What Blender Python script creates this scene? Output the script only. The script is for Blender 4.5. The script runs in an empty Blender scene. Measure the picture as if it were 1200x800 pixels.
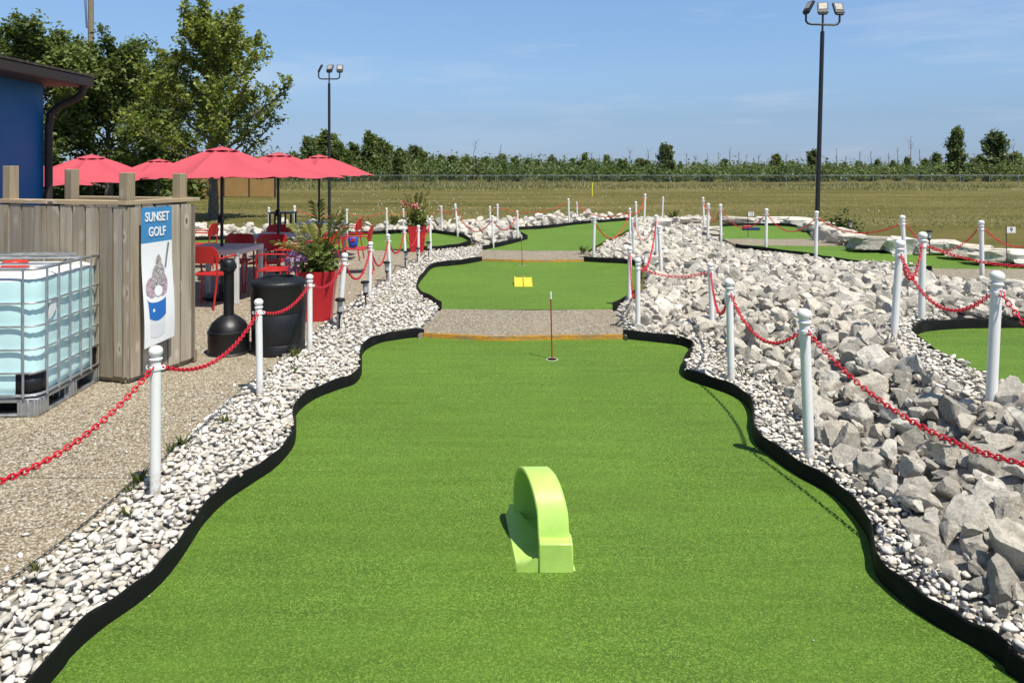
import bpy, bmesh, math, random
import numpy as np
from mathutils import Vector, Matrix, Euler
PI = math.pi
R = math.radians
random.seed(7)
rng = np.random.default_rng(7)
sc = bpy.context.scene
COL = sc.collection

# ------------------------------------------------------------------ camera numbers
F, HY, CH = 867.0, 197.0, 1.9          # focal length and horizon in photo pixels, camera height


def P(x, y, z=0.0):
    """pixel of the photograph -> point of the world lying at height z"""
    Y = F * (CH - z) / (y - HY)
    return ((x - 600.0) / F * Y, Y)


def PY(x, Y):
    return (x - 600.0) / F * Y


# ------------------------------------------------------------------ materials
def srgb(r, g, b):
    def f(c):
        c /= 255.0
        return c / 12.92 if c <= 0.04045 else ((c + 0.055) / 1.055) ** 2.4
    return (f(r), f(g), f(b), 1.0)


def new_mat(name):
    m = bpy.data.materials.new(name)
    m.use_nodes = True
    nt = m.node_tree
    return m, nt, nt.nodes, nt.links, nt.nodes['Principled BSDF']


def pmat(name, col, rough=0.5, metal=0.0, var=0.0, vscale=8.0, bump=0.0, bscale=40.0, spec=0.5, coat=0.0, dirt=None, sss=0.0):
    m, nt, N, L, b = new_mat(name)
    if len(col) == 3:
        col = (*col, 1)
    b.inputs['Base Color'].default_value = col
    b.inputs['Roughness'].default_value = rough
    b.inputs['Metallic'].default_value = metal
    b.inputs['Specular IOR Level'].default_value = spec
    b.inputs['Coat Weight'].default_value = coat
    if sss:
        b.inputs['Subsurface Weight'].default_value = sss
        b.inputs['Subsurface Radius'].default_value = (0.05, 0.05, 0.05)
    tc = N.new('ShaderNodeTexCoord')
    if var:
        nz = N.new('ShaderNodeTexNoise')
        nz.inputs['Scale'].default_value = vscale
        nz.inputs['Detail'].default_value = 6
        L.new(tc.outputs['Object'], nz.inputs['Vector'])
        mp = N.new('ShaderNodeMapRange')
        mp.inputs['From Min'].default_value = 0.3
        mp.inputs['From Max'].default_value = 0.7
        mp.inputs['To Min'].default_value = 1 - var
        mp.inputs['To Max'].default_value = 1 + var
        L.new(nz.outputs['Fac'], mp.inputs['Value'])
        mx = N.new('ShaderNodeVectorMath')
        mx.operation = 'SCALE'
        mx.inputs[0].default_value = col[:3]
        L.new(mp.outputs[0], mx.inputs['Scale'])
        L.new(mx.outputs[0], b.inputs['Base Color'])
        mr = N.new('ShaderNodeMapRange')
        mr.inputs['From Min'].default_value = 0.3
        mr.inputs['From Max'].default_value = 0.7
        mr.inputs['To Min'].default_value = max(0.02, rough - 0.1)
        mr.inputs['To Max'].default_value = min(1, rough + 0.12)
        L.new(nz.outputs['Fac'], mr.inputs['Value'])
        L.new(mr.outputs[0], b.inputs['Roughness'])
    if bump:
        nb = N.new('ShaderNodeTexNoise')
        nb.inputs['Scale'].default_value = bscale
        nb.inputs['Detail'].default_value = 4
        L.new(tc.outputs['Object'], nb.inputs['Vector'])
        bp = N.new('ShaderNodeBump')
        bp.inputs['Strength'].default_value = bump
        bp.inputs['Distance'].default_value = 0.02
        L.new(nb.outputs['Fac'], bp.inputs['Height'])
        L.new(bp.outputs[0], b.inputs['Normal'])
    return m


def ramp(N, stops, interp='LINEAR'):
    r = N.new('ShaderNodeValToRGB')
    r.color_ramp.interpolation = interp
    e = r.color_ramp.elements
    while len(e) > 1:
        e.remove(e[-1])
    e[0].position, e[0].color = stops[0]
    for p, c in stops[1:]:
        k = e.new(p)
        k.color = c
    return r


def C4(*a):
    return (a[0], a[1], a[2], 1)


def noise(N, L, vec, scale, detail=5, rough=0.55):
    n = N.new('ShaderNodeTexNoise')
    n.inputs['Scale'].default_value = scale
    n.inputs['Detail'].default_value = detail
    n.inputs['Roughness'].default_value = rough
    L.new(vec, n.inputs['Vector'])
    return n


def mixc(N, L, fac, a, b, mode='MIX'):
    m = N.new('ShaderNodeMix')
    m.data_type = 'RGBA'
    m.blend_type = mode
    for s, v in ((m.inputs[0], fac), (m.inputs[6], a), (m.inputs[7], b)):
        if isinstance(v, (int, float)):
            s.default_value = v
        elif isinstance(v, tuple):
            s.default_value = v
        else:
            L.new(v, s)
    return m.outputs[2]


def mrange(N, L, v, a, b, c, d):
    m = N.new('ShaderNodeMapRange')
    for k, x in zip(('From Min', 'From Max', 'To Min', 'To Max'), (a, b, c, d)):
        m.inputs[k].default_value = x
    L.new(v, m.inputs['Value'])
    return m.outputs[0]


def mapping(N, L, vec, scale=(1, 1, 1), rot=(0, 0, 0)):
    m = N.new('ShaderNodeMapping')
    m.inputs['Scale'].default_value = scale
    m.inputs['Rotation'].default_value = rot
    L.new(vec, m.inputs['Vector'])
    return m.outputs[0]


def bumpn(N, L, h, strength, dist=0.02):
    b = N.new('ShaderNodeBump')
    b.inputs['Strength'].default_value = strength
    b.inputs['Distance'].default_value = dist
    L.new(h, b.inputs['Height'])
    return b.outputs[0]


def mat_turf():
    m, nt, N, L, b = new_mat('artificial_turf')
    tc = N.new('ShaderNodeTexCoord').outputs['Object']
    v = N.new('ShaderNodeTexVoronoi')
    v.inputs['Scale'].default_value = 165
    L.new(tc, v.inputs['Vector'])
    r1 = ramp(N, [(0.0, C4(.047, .106, .011)), (.45, C4(.091, .180, .017)), (.8, C4(.131, .234, .027)), (1, C4(.22, .33, .062))])
    sep = N.new('ShaderNodeSeparateColor')
    L.new(v.outputs['Color'], sep.inputs[0])
    L.new(sep.outputs[0], r1.inputs[0])
    n2 = noise(N, L, tc, 1.3, 4)
    c2 = mixc(N, L, mrange(N, L, n2.outputs['Fac'], .35, .7, 0, .45), r1.outputs[0], (.113, .209, .021, 1))
    n3 = noise(N, L, mapping(N, L, tc, (.6, 6, 1)), 1.6, 3)
    sc_ = N.new('ShaderNodeVectorMath')
    sc_.operation = 'SCALE'
    L.new(c2, sc_.inputs[0])
    L.new(mrange(N, L, n3.outputs['Fac'], .3, .7, .9, 1.1), sc_.inputs['Scale'])
    n5 = noise(N, L, tc, .55, 3)
    sc2 = N.new('ShaderNodeVectorMath')
    sc2.operation = 'SCALE'
    L.new(sc_.outputs[0], sc2.inputs[0])
    L.new(mrange(N, L, n5.outputs['Fac'], .3, .7, .9, 1.1), sc2.inputs['Scale'])
    L.new(sc2.outputs[0], b.inputs['Base Color'])
    n4 = noise(N, L, tc, 260, 3)
    L.new(bumpn(N, L, n4.outputs['Fac'], .7, .012), b.inputs['Normal'])
    b.inputs['Roughness'].default_value = .78
    b.inputs['Specular IOR Level'].default_value = .25
    return m


def mat_aggregate(name, dark=1.0, warm=1.0):
    m, nt, N, L, b = new_mat(name)
    tc = N.new('ShaderNodeTexCoord').outputs['Object']
    v = N.new('ShaderNodeTexVoronoi')
    v.inputs['Scale'].default_value = 82
    L.new(tc, v.inputs['Vector'])
    sep = N.new('ShaderNodeSeparateColor')
    L.new(v.outputs['Color'], sep.inputs[0])
    k = dark
    r1 = ramp(N, [(0, C4(.10*k, .073*k, .047*k)), (.25, C4(.25*k, .197*k, .13*k)), (.6, C4(.385*k, .315*k, .215*k*warm)), (.85, C4(.46*k, .42*k, .335*k)), (1, C4(.66*k, .63*k, .55*k))])
    L.new(sep.outputs[0], r1.inputs[0])
    edge = mrange(N, L, v.outputs['Distance'], .35, .75, 1, .38)
    sc_ = N.new('ShaderNodeVectorMath')
    sc_.operation = 'SCALE'
    L.new(r1.outputs[0], sc_.inputs[0])
    L.new(edge, sc_.inputs['Scale'])
    n2 = noise(N, L, tc, .9, 5)
    c = mixc(N, L, mrange(N, L, n2.outputs['Fac'], .45, .75, 0, .5), sc_.outputs[0], (.30*k, .245*k, .165*k, 1))
    L.new(c, b.inputs['Base Color'])
    L.new(bumpn(N, L, mrange(N, L, v.outputs['Distance'], 0, .7, 1, 0), .6, .008), b.inputs['Normal'])
    b.inputs['Roughness'].default_value = .8
    return m


def mat_field():
    m, nt, N, L, b = new_mat('dry_mown_grass')
    tc = N.new('ShaderNodeTexCoord').outputs['Object']
    n1 = noise(N, L, mapping(N, L, tc, (.05, .22, 1)), 1.0, 5, .6)
    n2 = noise(N, L, tc, .35, 6, .65)
    n3 = noise(N, L, tc, 9, 8, .75)
    base = ramp(N, [(.3, C4(.076, .072, .018)), (.48, C4(.127, .108, .034)), (.6, C4(.168, .141, .055)), (.75, C4(.22, .183, .088))])
    L.new(n1.outputs['Fac'], base.inputs[0])
    c = mixc(N, L, mrange(N, L, n2.outputs['Fac'], .42, .66, 0, .6), base.outputs[0], (.082, .084, .018, 1))
    sc_ = N.new('ShaderNodeVectorMath')
    sc_.operation = 'SCALE'
    L.new(c, sc_.inputs[0])
    L.new(mrange(N, L, n3.outputs['Fac'], .3, .7, .6, 1.4), sc_.inputs['Scale'])
    L.new(sc_.outputs[0], b.inputs['Base Color'])
    L.new(bumpn(N, L, n3.outputs['Fac'], .5, .08), b.inputs['Normal'])
    b.inputs['Roughness'].default_value = .95
    b.inputs['Specular IOR Level'].default_value = .1
    return m


def mat_gravel_bed():
    m, nt, N, L, b = new_mat('gravel_bed')
    tc = N.new('ShaderNodeTexCoord').outputs['Object']
    v = N.new('ShaderNodeTexVoronoi')
    v.inputs['Scale'].default_value = 26
    L.new(tc, v.inputs['Vector'])
    sep = N.new('ShaderNodeSeparateColor')
    L.new(v.outputs['Color'], sep.inputs[0])
    r1 = ramp(N, [(0, C4(.20, .18, .15)), (.4, C4(.40, .38, .34)), (1, C4(.62, .60, .56))])
    L.new(sep.outputs[0], r1.inputs[0])
    sc_ = N.new('ShaderNodeVectorMath')
    sc_.operation = 'SCALE'
    L.new(r1.outputs[0], sc_.inputs[0])
    L.new(mrange(N, L, v.outputs['Distance'], .3, .8, 1, .35), sc_.inputs['Scale'])
    L.new(sc_.outputs[0], b.inputs['Base Color'])
    L.new(bumpn(N, L, mrange(N, L, v.outputs['Distance'], 0, .7, 1, 0), .9, .03), b.inputs['Normal'])
    b.inputs['Roughness'].default_value = .85
    return m


def mat_tinted(name, stops, rough=.8, nscale=25, namt=.25, bump=.4, bdist=.006, blotch=None):
    """stone: colour by the per-stone 'tint' attribute, broken up by veins and stains"""
    m, nt, N, L, b = new_mat(name)
    at = N.new('ShaderNodeAttribute')
    at.attribute_name = 'tint'
    r1 = ramp(N, stops)
    tc = N.new('ShaderNodeTexCoord').outputs['Object']
    L.new(at.outputs['Fac'], r1.inputs[0])
    n1 = noise(N, L, tc, nscale, 8, .65)
    sc_ = N.new('ShaderNodeVectorMath')
    sc_.operation = 'SCALE'
    L.new(r1.outputs[0], sc_.inputs[0])
    L.new(mrange(N, L, n1.outputs['Fac'], .3, .7, 1-namt, 1+namt), sc_.inputs['Scale'])
    c = sc_.outputs[0]
    if blotch:
        n2 = noise(N, L, tc, blotch[0], 5, .6)
        c = mixc(N, L, mrange(N, L, n2.outputs['Fac'], .5, .68, 0, blotch[1]), c, blotch[2])
    L.new(c, b.inputs['Base Color'])
    L.new(bumpn(N, L, n1.outputs['Fac'], bump, bdist), b.inputs['Normal'])
    b.inputs['Roughness'].default_value = rough
    b.inputs['Specular IOR Level'].default_value = .3
    return m


def mat_rock(name, k):
    """angular limestone: cool grey broken faces, tan stained ones, dark fissures; varies per rock through its object random value"""
    m, nt, N, L, b = new_mat(name)
    tc = N.new('ShaderNodeTexCoord').outputs['Object']
    oi = N.new('ShaderNodeObjectInfo').outputs['Random']
    at = N.new('ShaderNodeAttribute')
    at.attribute_name = 'tint'
    ad = N.new('ShaderNodeMath')
    ad.operation = 'ADD'
    L.new(oi, ad.inputs[0])
    L.new(at.outputs['Fac'], ad.inputs[1])
    fr = N.new('ShaderNodeMath')
    fr.operation = 'FRACT'
    L.new(ad.outputs[0], fr.inputs[0])
    r1 = ramp(N, [(0, C4(.30, .285, .25)), (.15, C4(.45, .42, .365)), (.4, C4(.60, .56, .49)), (.65, C4(.64, .575, .485)), (.8, C4(.57, .535, .475)), (1, C4(.76, .73, .66))])
    L.new(fr.outputs[0], r1.inputs[0])
    n1 = noise(N, L, tc, 2.2*k, 12, .72)
    n2 = noise(N, L, mapping(N, L, tc, (.5*k, .5*k, 2.2*k), (.4, .3, 0)), 1.4, 6, .65)
    n3 = noise(N, L, tc, 7*k, 10, .78)
    c = mixc(N, L, mrange(N, L, n1.outputs['Fac'], .51, .62, 0, .6), r1.outputs[0], (.31, .27, .215, 1))
    c = mixc(N, L, mrange(N, L, n2.outputs['Fac'], .57, .66, 0, .55), c, (.60, .585, .55, 1))
    sc_ = N.new('ShaderNodeVectorMath')
    sc_.operation = 'SCALE'
    L.new(c, sc_.inputs[0])
    L.new(mrange(N, L, n3.outputs['Fac'], .34, .6, .7, 1.12), sc_.inputs['Scale'])
    L.new(sc_.outputs[0], b.inputs['Base Color'])
    mu = N.new('ShaderNodeMath')
    mu.operation = 'ADD'
    L.new(n1.outputs['Fac'], mu.inputs[0])
    L.new(mrange(N, L, n3.outputs['Fac'], 0, 1, 0, .8), mu.inputs[1])
    L.new(bumpn(N, L, mu.outputs[0], .75, .03), b.inputs['Normal'])
    b.inputs['Roughness'].default_value = .88
    b.inputs['Specular IOR Level'].default_value = .25
    return m


def mat_leaf(name, dark, light, trans=.35, rough=.5):
    m = bpy.data.materials.new(name)
    m.use_nodes = True
    nt = m.node_tree
    N, L = nt.nodes, nt.links
    N.remove(N['Principled BSDF'])
    at = N.new('ShaderNodeAttribute')
    at.attribute_name = 'tint'
    r1 = ramp(N, [(0, dark), (1, light)])
    L.new(at.outputs['Fac'], r1.inputs[0])
    d = N.new('ShaderNodeBsdfPrincipled')
    d.inputs['Roughness'].default_value = rough
    d.inputs['Specular IOR Level'].default_value = .3
    L.new(r1.outputs[0], d.inputs['Base Color'])
    t = N.new('ShaderNodeBsdfTranslucent')
    bc = mixc(N, L, .5, r1.outputs[0], (.16, .22, .02, 1))
    L.new(bc, t.inputs['Color'])
    mx = N.new('ShaderNodeMixShader')
    mx.inputs[0].default_value = trans
    L.new(d.outputs[0], mx.inputs[1])
    L.new(t.outputs[0], mx.inputs[2])
    L.new(mx.outputs[0], N['Material Output'].inputs['Surface'])
    return m


def mat_wood(name, a, bcol, grey, axis=2):
    """weathered board: grain along z, knots; colour varies by board through the 'tint' attribute"""
    m, nt, N, L, b = new_mat(name)
    tc = N.new('ShaderNodeTexCoord').outputs['Object']
    at = N.new('ShaderNodeAttribute')
    at.attribute_name = 'tint'
    cmb = N.new('ShaderNodeCombineXYZ')
    L.new(mrange(N, L, at.outputs['Fac'], 0, 1, 0, 40), cmb.inputs[0])
    va = N.new('ShaderNodeVectorMath')
    va.operation = 'ADD'
    L.new(tc, va.inputs[0])
    L.new(cmb.outputs[0], va.inputs[1])
    s = [13, 13, 13]
    s[axis] = .7
    n1 = noise(N, L, mapping(N, L, va.outputs[0], tuple(s)), 1.6, 8, .68)
    s2 = [6, 6, 6]
    s2[axis] = .6
    n2 = noise(N, L, mapping(N, L, va.outputs[0], tuple(s2)), 1, 5, .6)
    r1 = ramp(N, [(.28, a), (.5, bcol), (.72, grey)])
    L.new(n1.outputs['Fac'], r1.inputs[0])
    c = mixc(N, L, mrange(N, L, n2.outputs['Fac'], .4, .65, 0, .55), r1.outputs[0], grey)
    v = N.new('ShaderNodeTexVoronoi')
    v.inputs['Scale'].default_value = 1
    s3 = [7, 7, 7]
    s3[axis] = 3.2
    L.new(mapping(N, L, va.outputs[0], tuple(s3)), v.inputs['Vector'])
    c = mixc(N, L, mrange(N, L, v.outputs['Distance'], .14, .26, .7, 0), c, (.50, .45, .37, 1))
    c = mixc(N, L, mrange(N, L, v.outputs['Distance'], .08, .13, .85, 0), c, (.07, .045, .03, 1))
    sc_ = N.new('ShaderNodeVectorMath')
    sc_.operation = 'SCALE'
    L.new(c, sc_.inputs[0])
    L.new(mrange(N, L, at.outputs['Fac'], 0, 1, .66, 1.25), sc_.inputs['Scale'])
    L.new(sc_.outputs[0], b.inputs['Base Color'])
    L.new(bumpn(N, L, n1.outputs['Fac'], .5, .006), b.inputs['Normal'])
    b.inputs['Roughness'].default_value = .85
    return m


def mat_worn():
    m, nt, N, L, b = new_mat('worn_orange_plank')
    tc = N.new('ShaderNodeTexCoord').outputs['Object']
    n1 = noise(N, L, mapping(N, L, tc, (1.0, 6, 6)), 3.2, 8, .7)
    n2 = noise(N, L, tc, 26, 6, .7)
    c = mixc(N, L, mrange(N, L, n1.outputs['Fac'], .47, .6, 0, .85), srgb(206, 146, 44), (.30, .22, .13, 1))
    sc_ = N.new('ShaderNodeVectorMath')
    sc_.operation = 'SCALE'
    L.new(c, sc_.inputs[0])
    L.new(mrange(N, L, n2.outputs['Fac'], .3, .7, .7, 1.2), sc_.inputs['Scale'])
    L.new(sc_.outputs[0], b.inputs['Base Color'])
    b.inputs['Roughness'].default_value = .75
    return m


def mat_kerb():
    """black rubber strip with dust and scuffs in patches"""
    m, nt, N, L, b = new_mat('black_rubber_edging')
    tc = N.new('ShaderNodeTexCoord').outputs['Object']
    n1 = noise(N, L, tc, 3.0, 8, .7)
    n2 = noise(N, L, tc, 40, 5, .7)
    c = mixc(N, L, mrange(N, L, n1.outputs['Fac'], .52, .72, 0, .6), (.006, .006, .0063, 1), (.034, .031, .027, 1))
    c = mixc(N, L, mrange(N, L, n2.outputs['Fac'], .66, .74, 0, .5), c, (.12, .11, .095, 1))
    L.new(c, b.inputs['Base Color'])
    L.new(bumpn(N, L, n2.outputs['Fac'], .12, .01), b.inputs['Normal'])
    b.inputs['Roughness'].default_value = .65
    b.inputs['Specular IOR Level'].default_value = .2
    return m


def mat_post():
    """white vinyl, with earth splashed on the lowest hand's breadth and faint scuffs"""
    m, nt, N, L, b = new_mat('white_vinyl')
    tc = N.new('ShaderNodeTexCoord').outputs['Object']
    sp = N.new('ShaderNodeSeparateXYZ')
    L.new(tc, sp.inputs[0])
    n1 = noise(N, L, tc, 30, 6, .7)
    n2 = noise(N, L, mapping(N, L, tc, (14, 14, 2)), 2, 6, .7)
    low = mrange(N, L, sp.outputs[2], 0.0, .16, .9, 0)
    mu = N.new('ShaderNodeMath')
    mu.operation = 'MULTIPLY'
    L.new(low, mu.inputs[0])
    L.new(mrange(N, L, n1.outputs['Fac'], .38, .6, 0, 1), mu.inputs[1])
    c = mixc(N, L, mrange(N, L, n2.outputs['Fac'], .58, .72, 0, .35), (.80, .80, .795, 1), (.58, .57, .54, 1))
    c = mixc(N, L, mu.outputs[0], c, (.33, .27, .2, 1))
    L.new(c, b.inputs['Base Color'])
    b.inputs['Roughness'].default_value = .36
    return m


M = {}
M['turf'] = mat_turf()
M['agg'] = mat_aggregate('exposed_aggregate', 1.12)
M['path'] = mat_aggregate('path_aggregate', .98, .95)
M['field'] = mat_field()
M['gbed'] = mat_gravel_bed()
M['pebble'] = mat_tinted('white_river_pebble', [(0, C4(.22, .15, .10)), (.12, C4(.33, .28, .23)), (.25, C4(.30, .295, .285)), (.42, C4(.48, .43, .35)), (.6, C4(.53, .505, .46)), (.8, C4(.63, .60, .55)), (1, C4(.72, .69, .63))], .75, 45, .3, .6, .005)
M['rock'] = mat_rock('limestone_rock', 1.0)
M['rockfill'] = mat_rock('limestone_rubble', 7.0)
M['rockblock'] = mat_rock('limestone_hewn', 3.0)
M['rbed'] = pmat('rock_bed_rubble', (.24, .225, .20), .95, var=.6, vscale=16, bump=.9, bscale=20)
M['kerb'] = mat_kerb()
M['orange'] = mat_worn()
M['white'] = mat_post()
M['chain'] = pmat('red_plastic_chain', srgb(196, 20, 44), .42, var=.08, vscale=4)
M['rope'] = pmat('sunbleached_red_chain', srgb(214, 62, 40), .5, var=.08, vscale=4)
M['lime'] = pmat('lime_plastic', (.43, .64, .14), .38, var=.09, vscale=9, bump=.04, bscale=70)
M['yellow'] = pmat('yellow_plastic', (.80, .62, .05), .4, var=.06, vscale=6)
M['black'] = pmat('black_plastic', (.007, .0075, .009), .45, var=.25, vscale=5, bump=.1, bscale=60)
M['blackmetal'] = pmat('black_metal', (.018, .018, .022), .4, .0, var=.2, vscale=5)
M['redpaint'] = pmat('red_chair_paint', (.47, .020, .018), .4, var=.08, vscale=6)
M['redpot'] = pmat('red_glazed_pot', (.52, .02, .03), .33, var=.1, vscale=5)
M['tabletop'] = pmat('grey_slatted_table', srgb(205, 207, 205), .5, var=.08, vscale=6)
M['canvas'] = pmat('coral_canvas', (.46, .063, .087), .8, var=.06, vscale=3, bump=.1, bscale=9)
M['galv'] = pmat('galvanised_steel', (.46, .48, .50), .42, .85, var=.15, vscale=10)
M['glass'] = pmat('clear_plastic_lens', (.42, .43, .44), .15, var=.1, vscale=9)
M['water'] = pmat('pale_blue_tank_plastic', (.60, .84, .86), .45, var=.07, vscale=2.6, sss=.6)
M['tankwhite'] = pmat('white_tank_plastic', (.72, .74, .73), .4, var=.05, vscale=3)
M['redcap'] = pmat('red_screw_cap', srgb(214, 52, 36), .42, var=.05)
M['blue'] = pmat('blue_painted_siding', (.0, .112, .34), .45, var=.06, vscale=2, bump=.05, bscale=30)
M['gutter'] = pmat('dark_brown_gutter', (.030, .021, .017), .6, var=.2, vscale=3)
M['roof'] = pmat('brown_shingle', (.06, .047, .04), .9, var=.4, vscale=14, bump=.6, bscale=30)
M['soffit'] = pmat('dark_soffit', (.03, .027, .026), .6, var=.15)
M['wood'] = mat_wood('weathered_fence_boards', C4(.165, .12, .08), C4(.31, .255, .19), C4(.40, .36, .30))
M['woodh'] = mat_wood('weathered_rail', C4(.21, .15, .085), C4(.34, .255, .155), C4(.38, .31, .215), axis=0)
M['woodp'] = mat_wood('weathered_post', C4(.17, .125, .075), C4(.30, .235, .15), C4(.36, .30, .21))
M['pole'] = mat_wood('utility_pole_wood', C4(.15, .11, .07), C4(.26, .20, .14), C4(.32, .27, .2))
M['bark'] = pmat('grey_bark', (.12, .10, .08), .95, var=.4, vscale=12, bump=.9, bscale=18)
M['dead'] = pmat('bleached_dead_wood', (.20, .18, .155), .95, var=.3, vscale=5)
M['maple'] = mat_leaf('maple_leaf', C4(.095, .14, .026), C4(.36, .40, .085), .45)
M['leafdark'] = mat_leaf('dark_tree_leaf', C4(.064, .10, .030), C4(.23, .28, .085), .4)
M['leaffar'] = mat_leaf('far_tree_leaf', C4(.052, .088, .028), C4(.17, .215, .075), .36)
M['leafblue'] = mat_leaf('grey_green_leaf', C4(.072, .105, .05), C4(.20, .235, .11), .36)
M['tallgrass'] = mat_leaf('tall_dry_grass', C4(.17, .18, .06), C4(.52, .45, .24), .45, .8)
M['frond'] = mat_leaf('palm_frond', C4(.06, .085, .016), C4(.36, .34, .10), .35)
M['weed'] = mat_leaf('weed_leaf', C4(.05, .065, .02), C4(.15, .17, .05), .25)
M['purple'] = mat_leaf('purple_petal', C4(.24, .06, .28), C4(.6, .42, .62), .3)
M['pink'] = mat_leaf('coral_petal', C4(.60, .12, .12), C4(.78, .38, .34), .3)
M['soil'] = pmat('potting_soil', (.03, .02, .014), .95, var=.4, vscale=20, bump=.8)
M['tan'] = pmat('tan_windscreen_fabric', srgb(176, 140, 88), .9, var=.1, vscale=1.5)
M['bannerblue'] = pmat('banner_blue_ink', srgb(62, 132, 184), .5, var=.03)
M['bannerwhite'] = pmat('banner_white_vinyl', (.78, .79, .80), .45, var=.02)
M['cupblue'] = pmat('cup_blue_ink', srgb(36, 104, 182), .5)
M['cupgrey'] = pmat('cup_pale_ink', (.66, .68, .71), .5)
M['icecream'] = pmat('icecream_ink', srgb(172, 150, 160), .6, var=.5, vscale=42)
M['cookie'] = pmat('cookie_crumb_ink', srgb(158, 152, 152), .6, var=.75, vscale=60)
M['spoon'] = pmat('spoon_ink', srgb(120, 120, 126), .5)
M['pinred'] = pmat('red_pin_paint', srgb(150, 52, 46), .45, var=.1)
M['bagblue'] = pmat('blue_bag', srgb(28, 82, 190), .5, var=.1, vscale=12, bump=.4, bscale=14)
M['stakeyellow'] = pmat('yellow_stake', srgb(222, 214, 60), .5, var=.05)
M['limestone'] = pmat('limestone_block', (.45, .43, .385), .9, var=.35, vscale=5, bump=.8, bscale=9)
M['obred'] = pmat('red_obstacle_paint', srgb(190, 70, 66), .5, var=.05)
M['obblue'] = pmat('navy_obstacle_paint', srgb(30, 56, 104), .5, var=.05)
M['lamp'] = pmat('unlit_lamp_lens', (.40, .37, .33), .3, var=.08)
M['cup'] = pmat('white_cup_rim', (.72, .72, .66), .5)
M['ball'] = pmat('golf_ball', (.82, .82, .80), .4)
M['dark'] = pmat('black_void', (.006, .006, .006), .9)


def mat_mesh():
    m = bpy.data.materials.new('chain_link_wire')
    m.use_nodes = True
    nt = m.node_tree
    N, L = nt.nodes, nt.links
    b = N['Principled BSDF']
    b.inputs['Base Color'].default_value = (.34, .36, .36, 1)
    b.inputs['Roughness'].default_value = .5
    b.inputs['Metallic'].default_value = .3
    tc = N.new('ShaderNodeTexCoord').outputs['Object']
    outs = []
    for a in (45, -45):
        w = N.new('ShaderNodeTexWave')
        w.bands_direction = 'X'
        w.inputs['Scale'].default_value = 2.2
        L.new(mapping(N, L, tc, (1, 0, 1), (0, R(a), 0)), w.inputs['Vector'])
        outs.append(mrange(N, L, w.outputs['Fac'], .9, .99, 0, .22))
    mx = N.new('ShaderNodeMath')
    mx.operation = 'MAXIMUM'
    L.new(outs[0], mx.inputs[0])
    L.new(outs[1], mx.inputs[1])
    L.new(mx.outputs[0], b.inputs['Alpha'])
    return m


M['linkmesh'] = mat_mesh()


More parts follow.
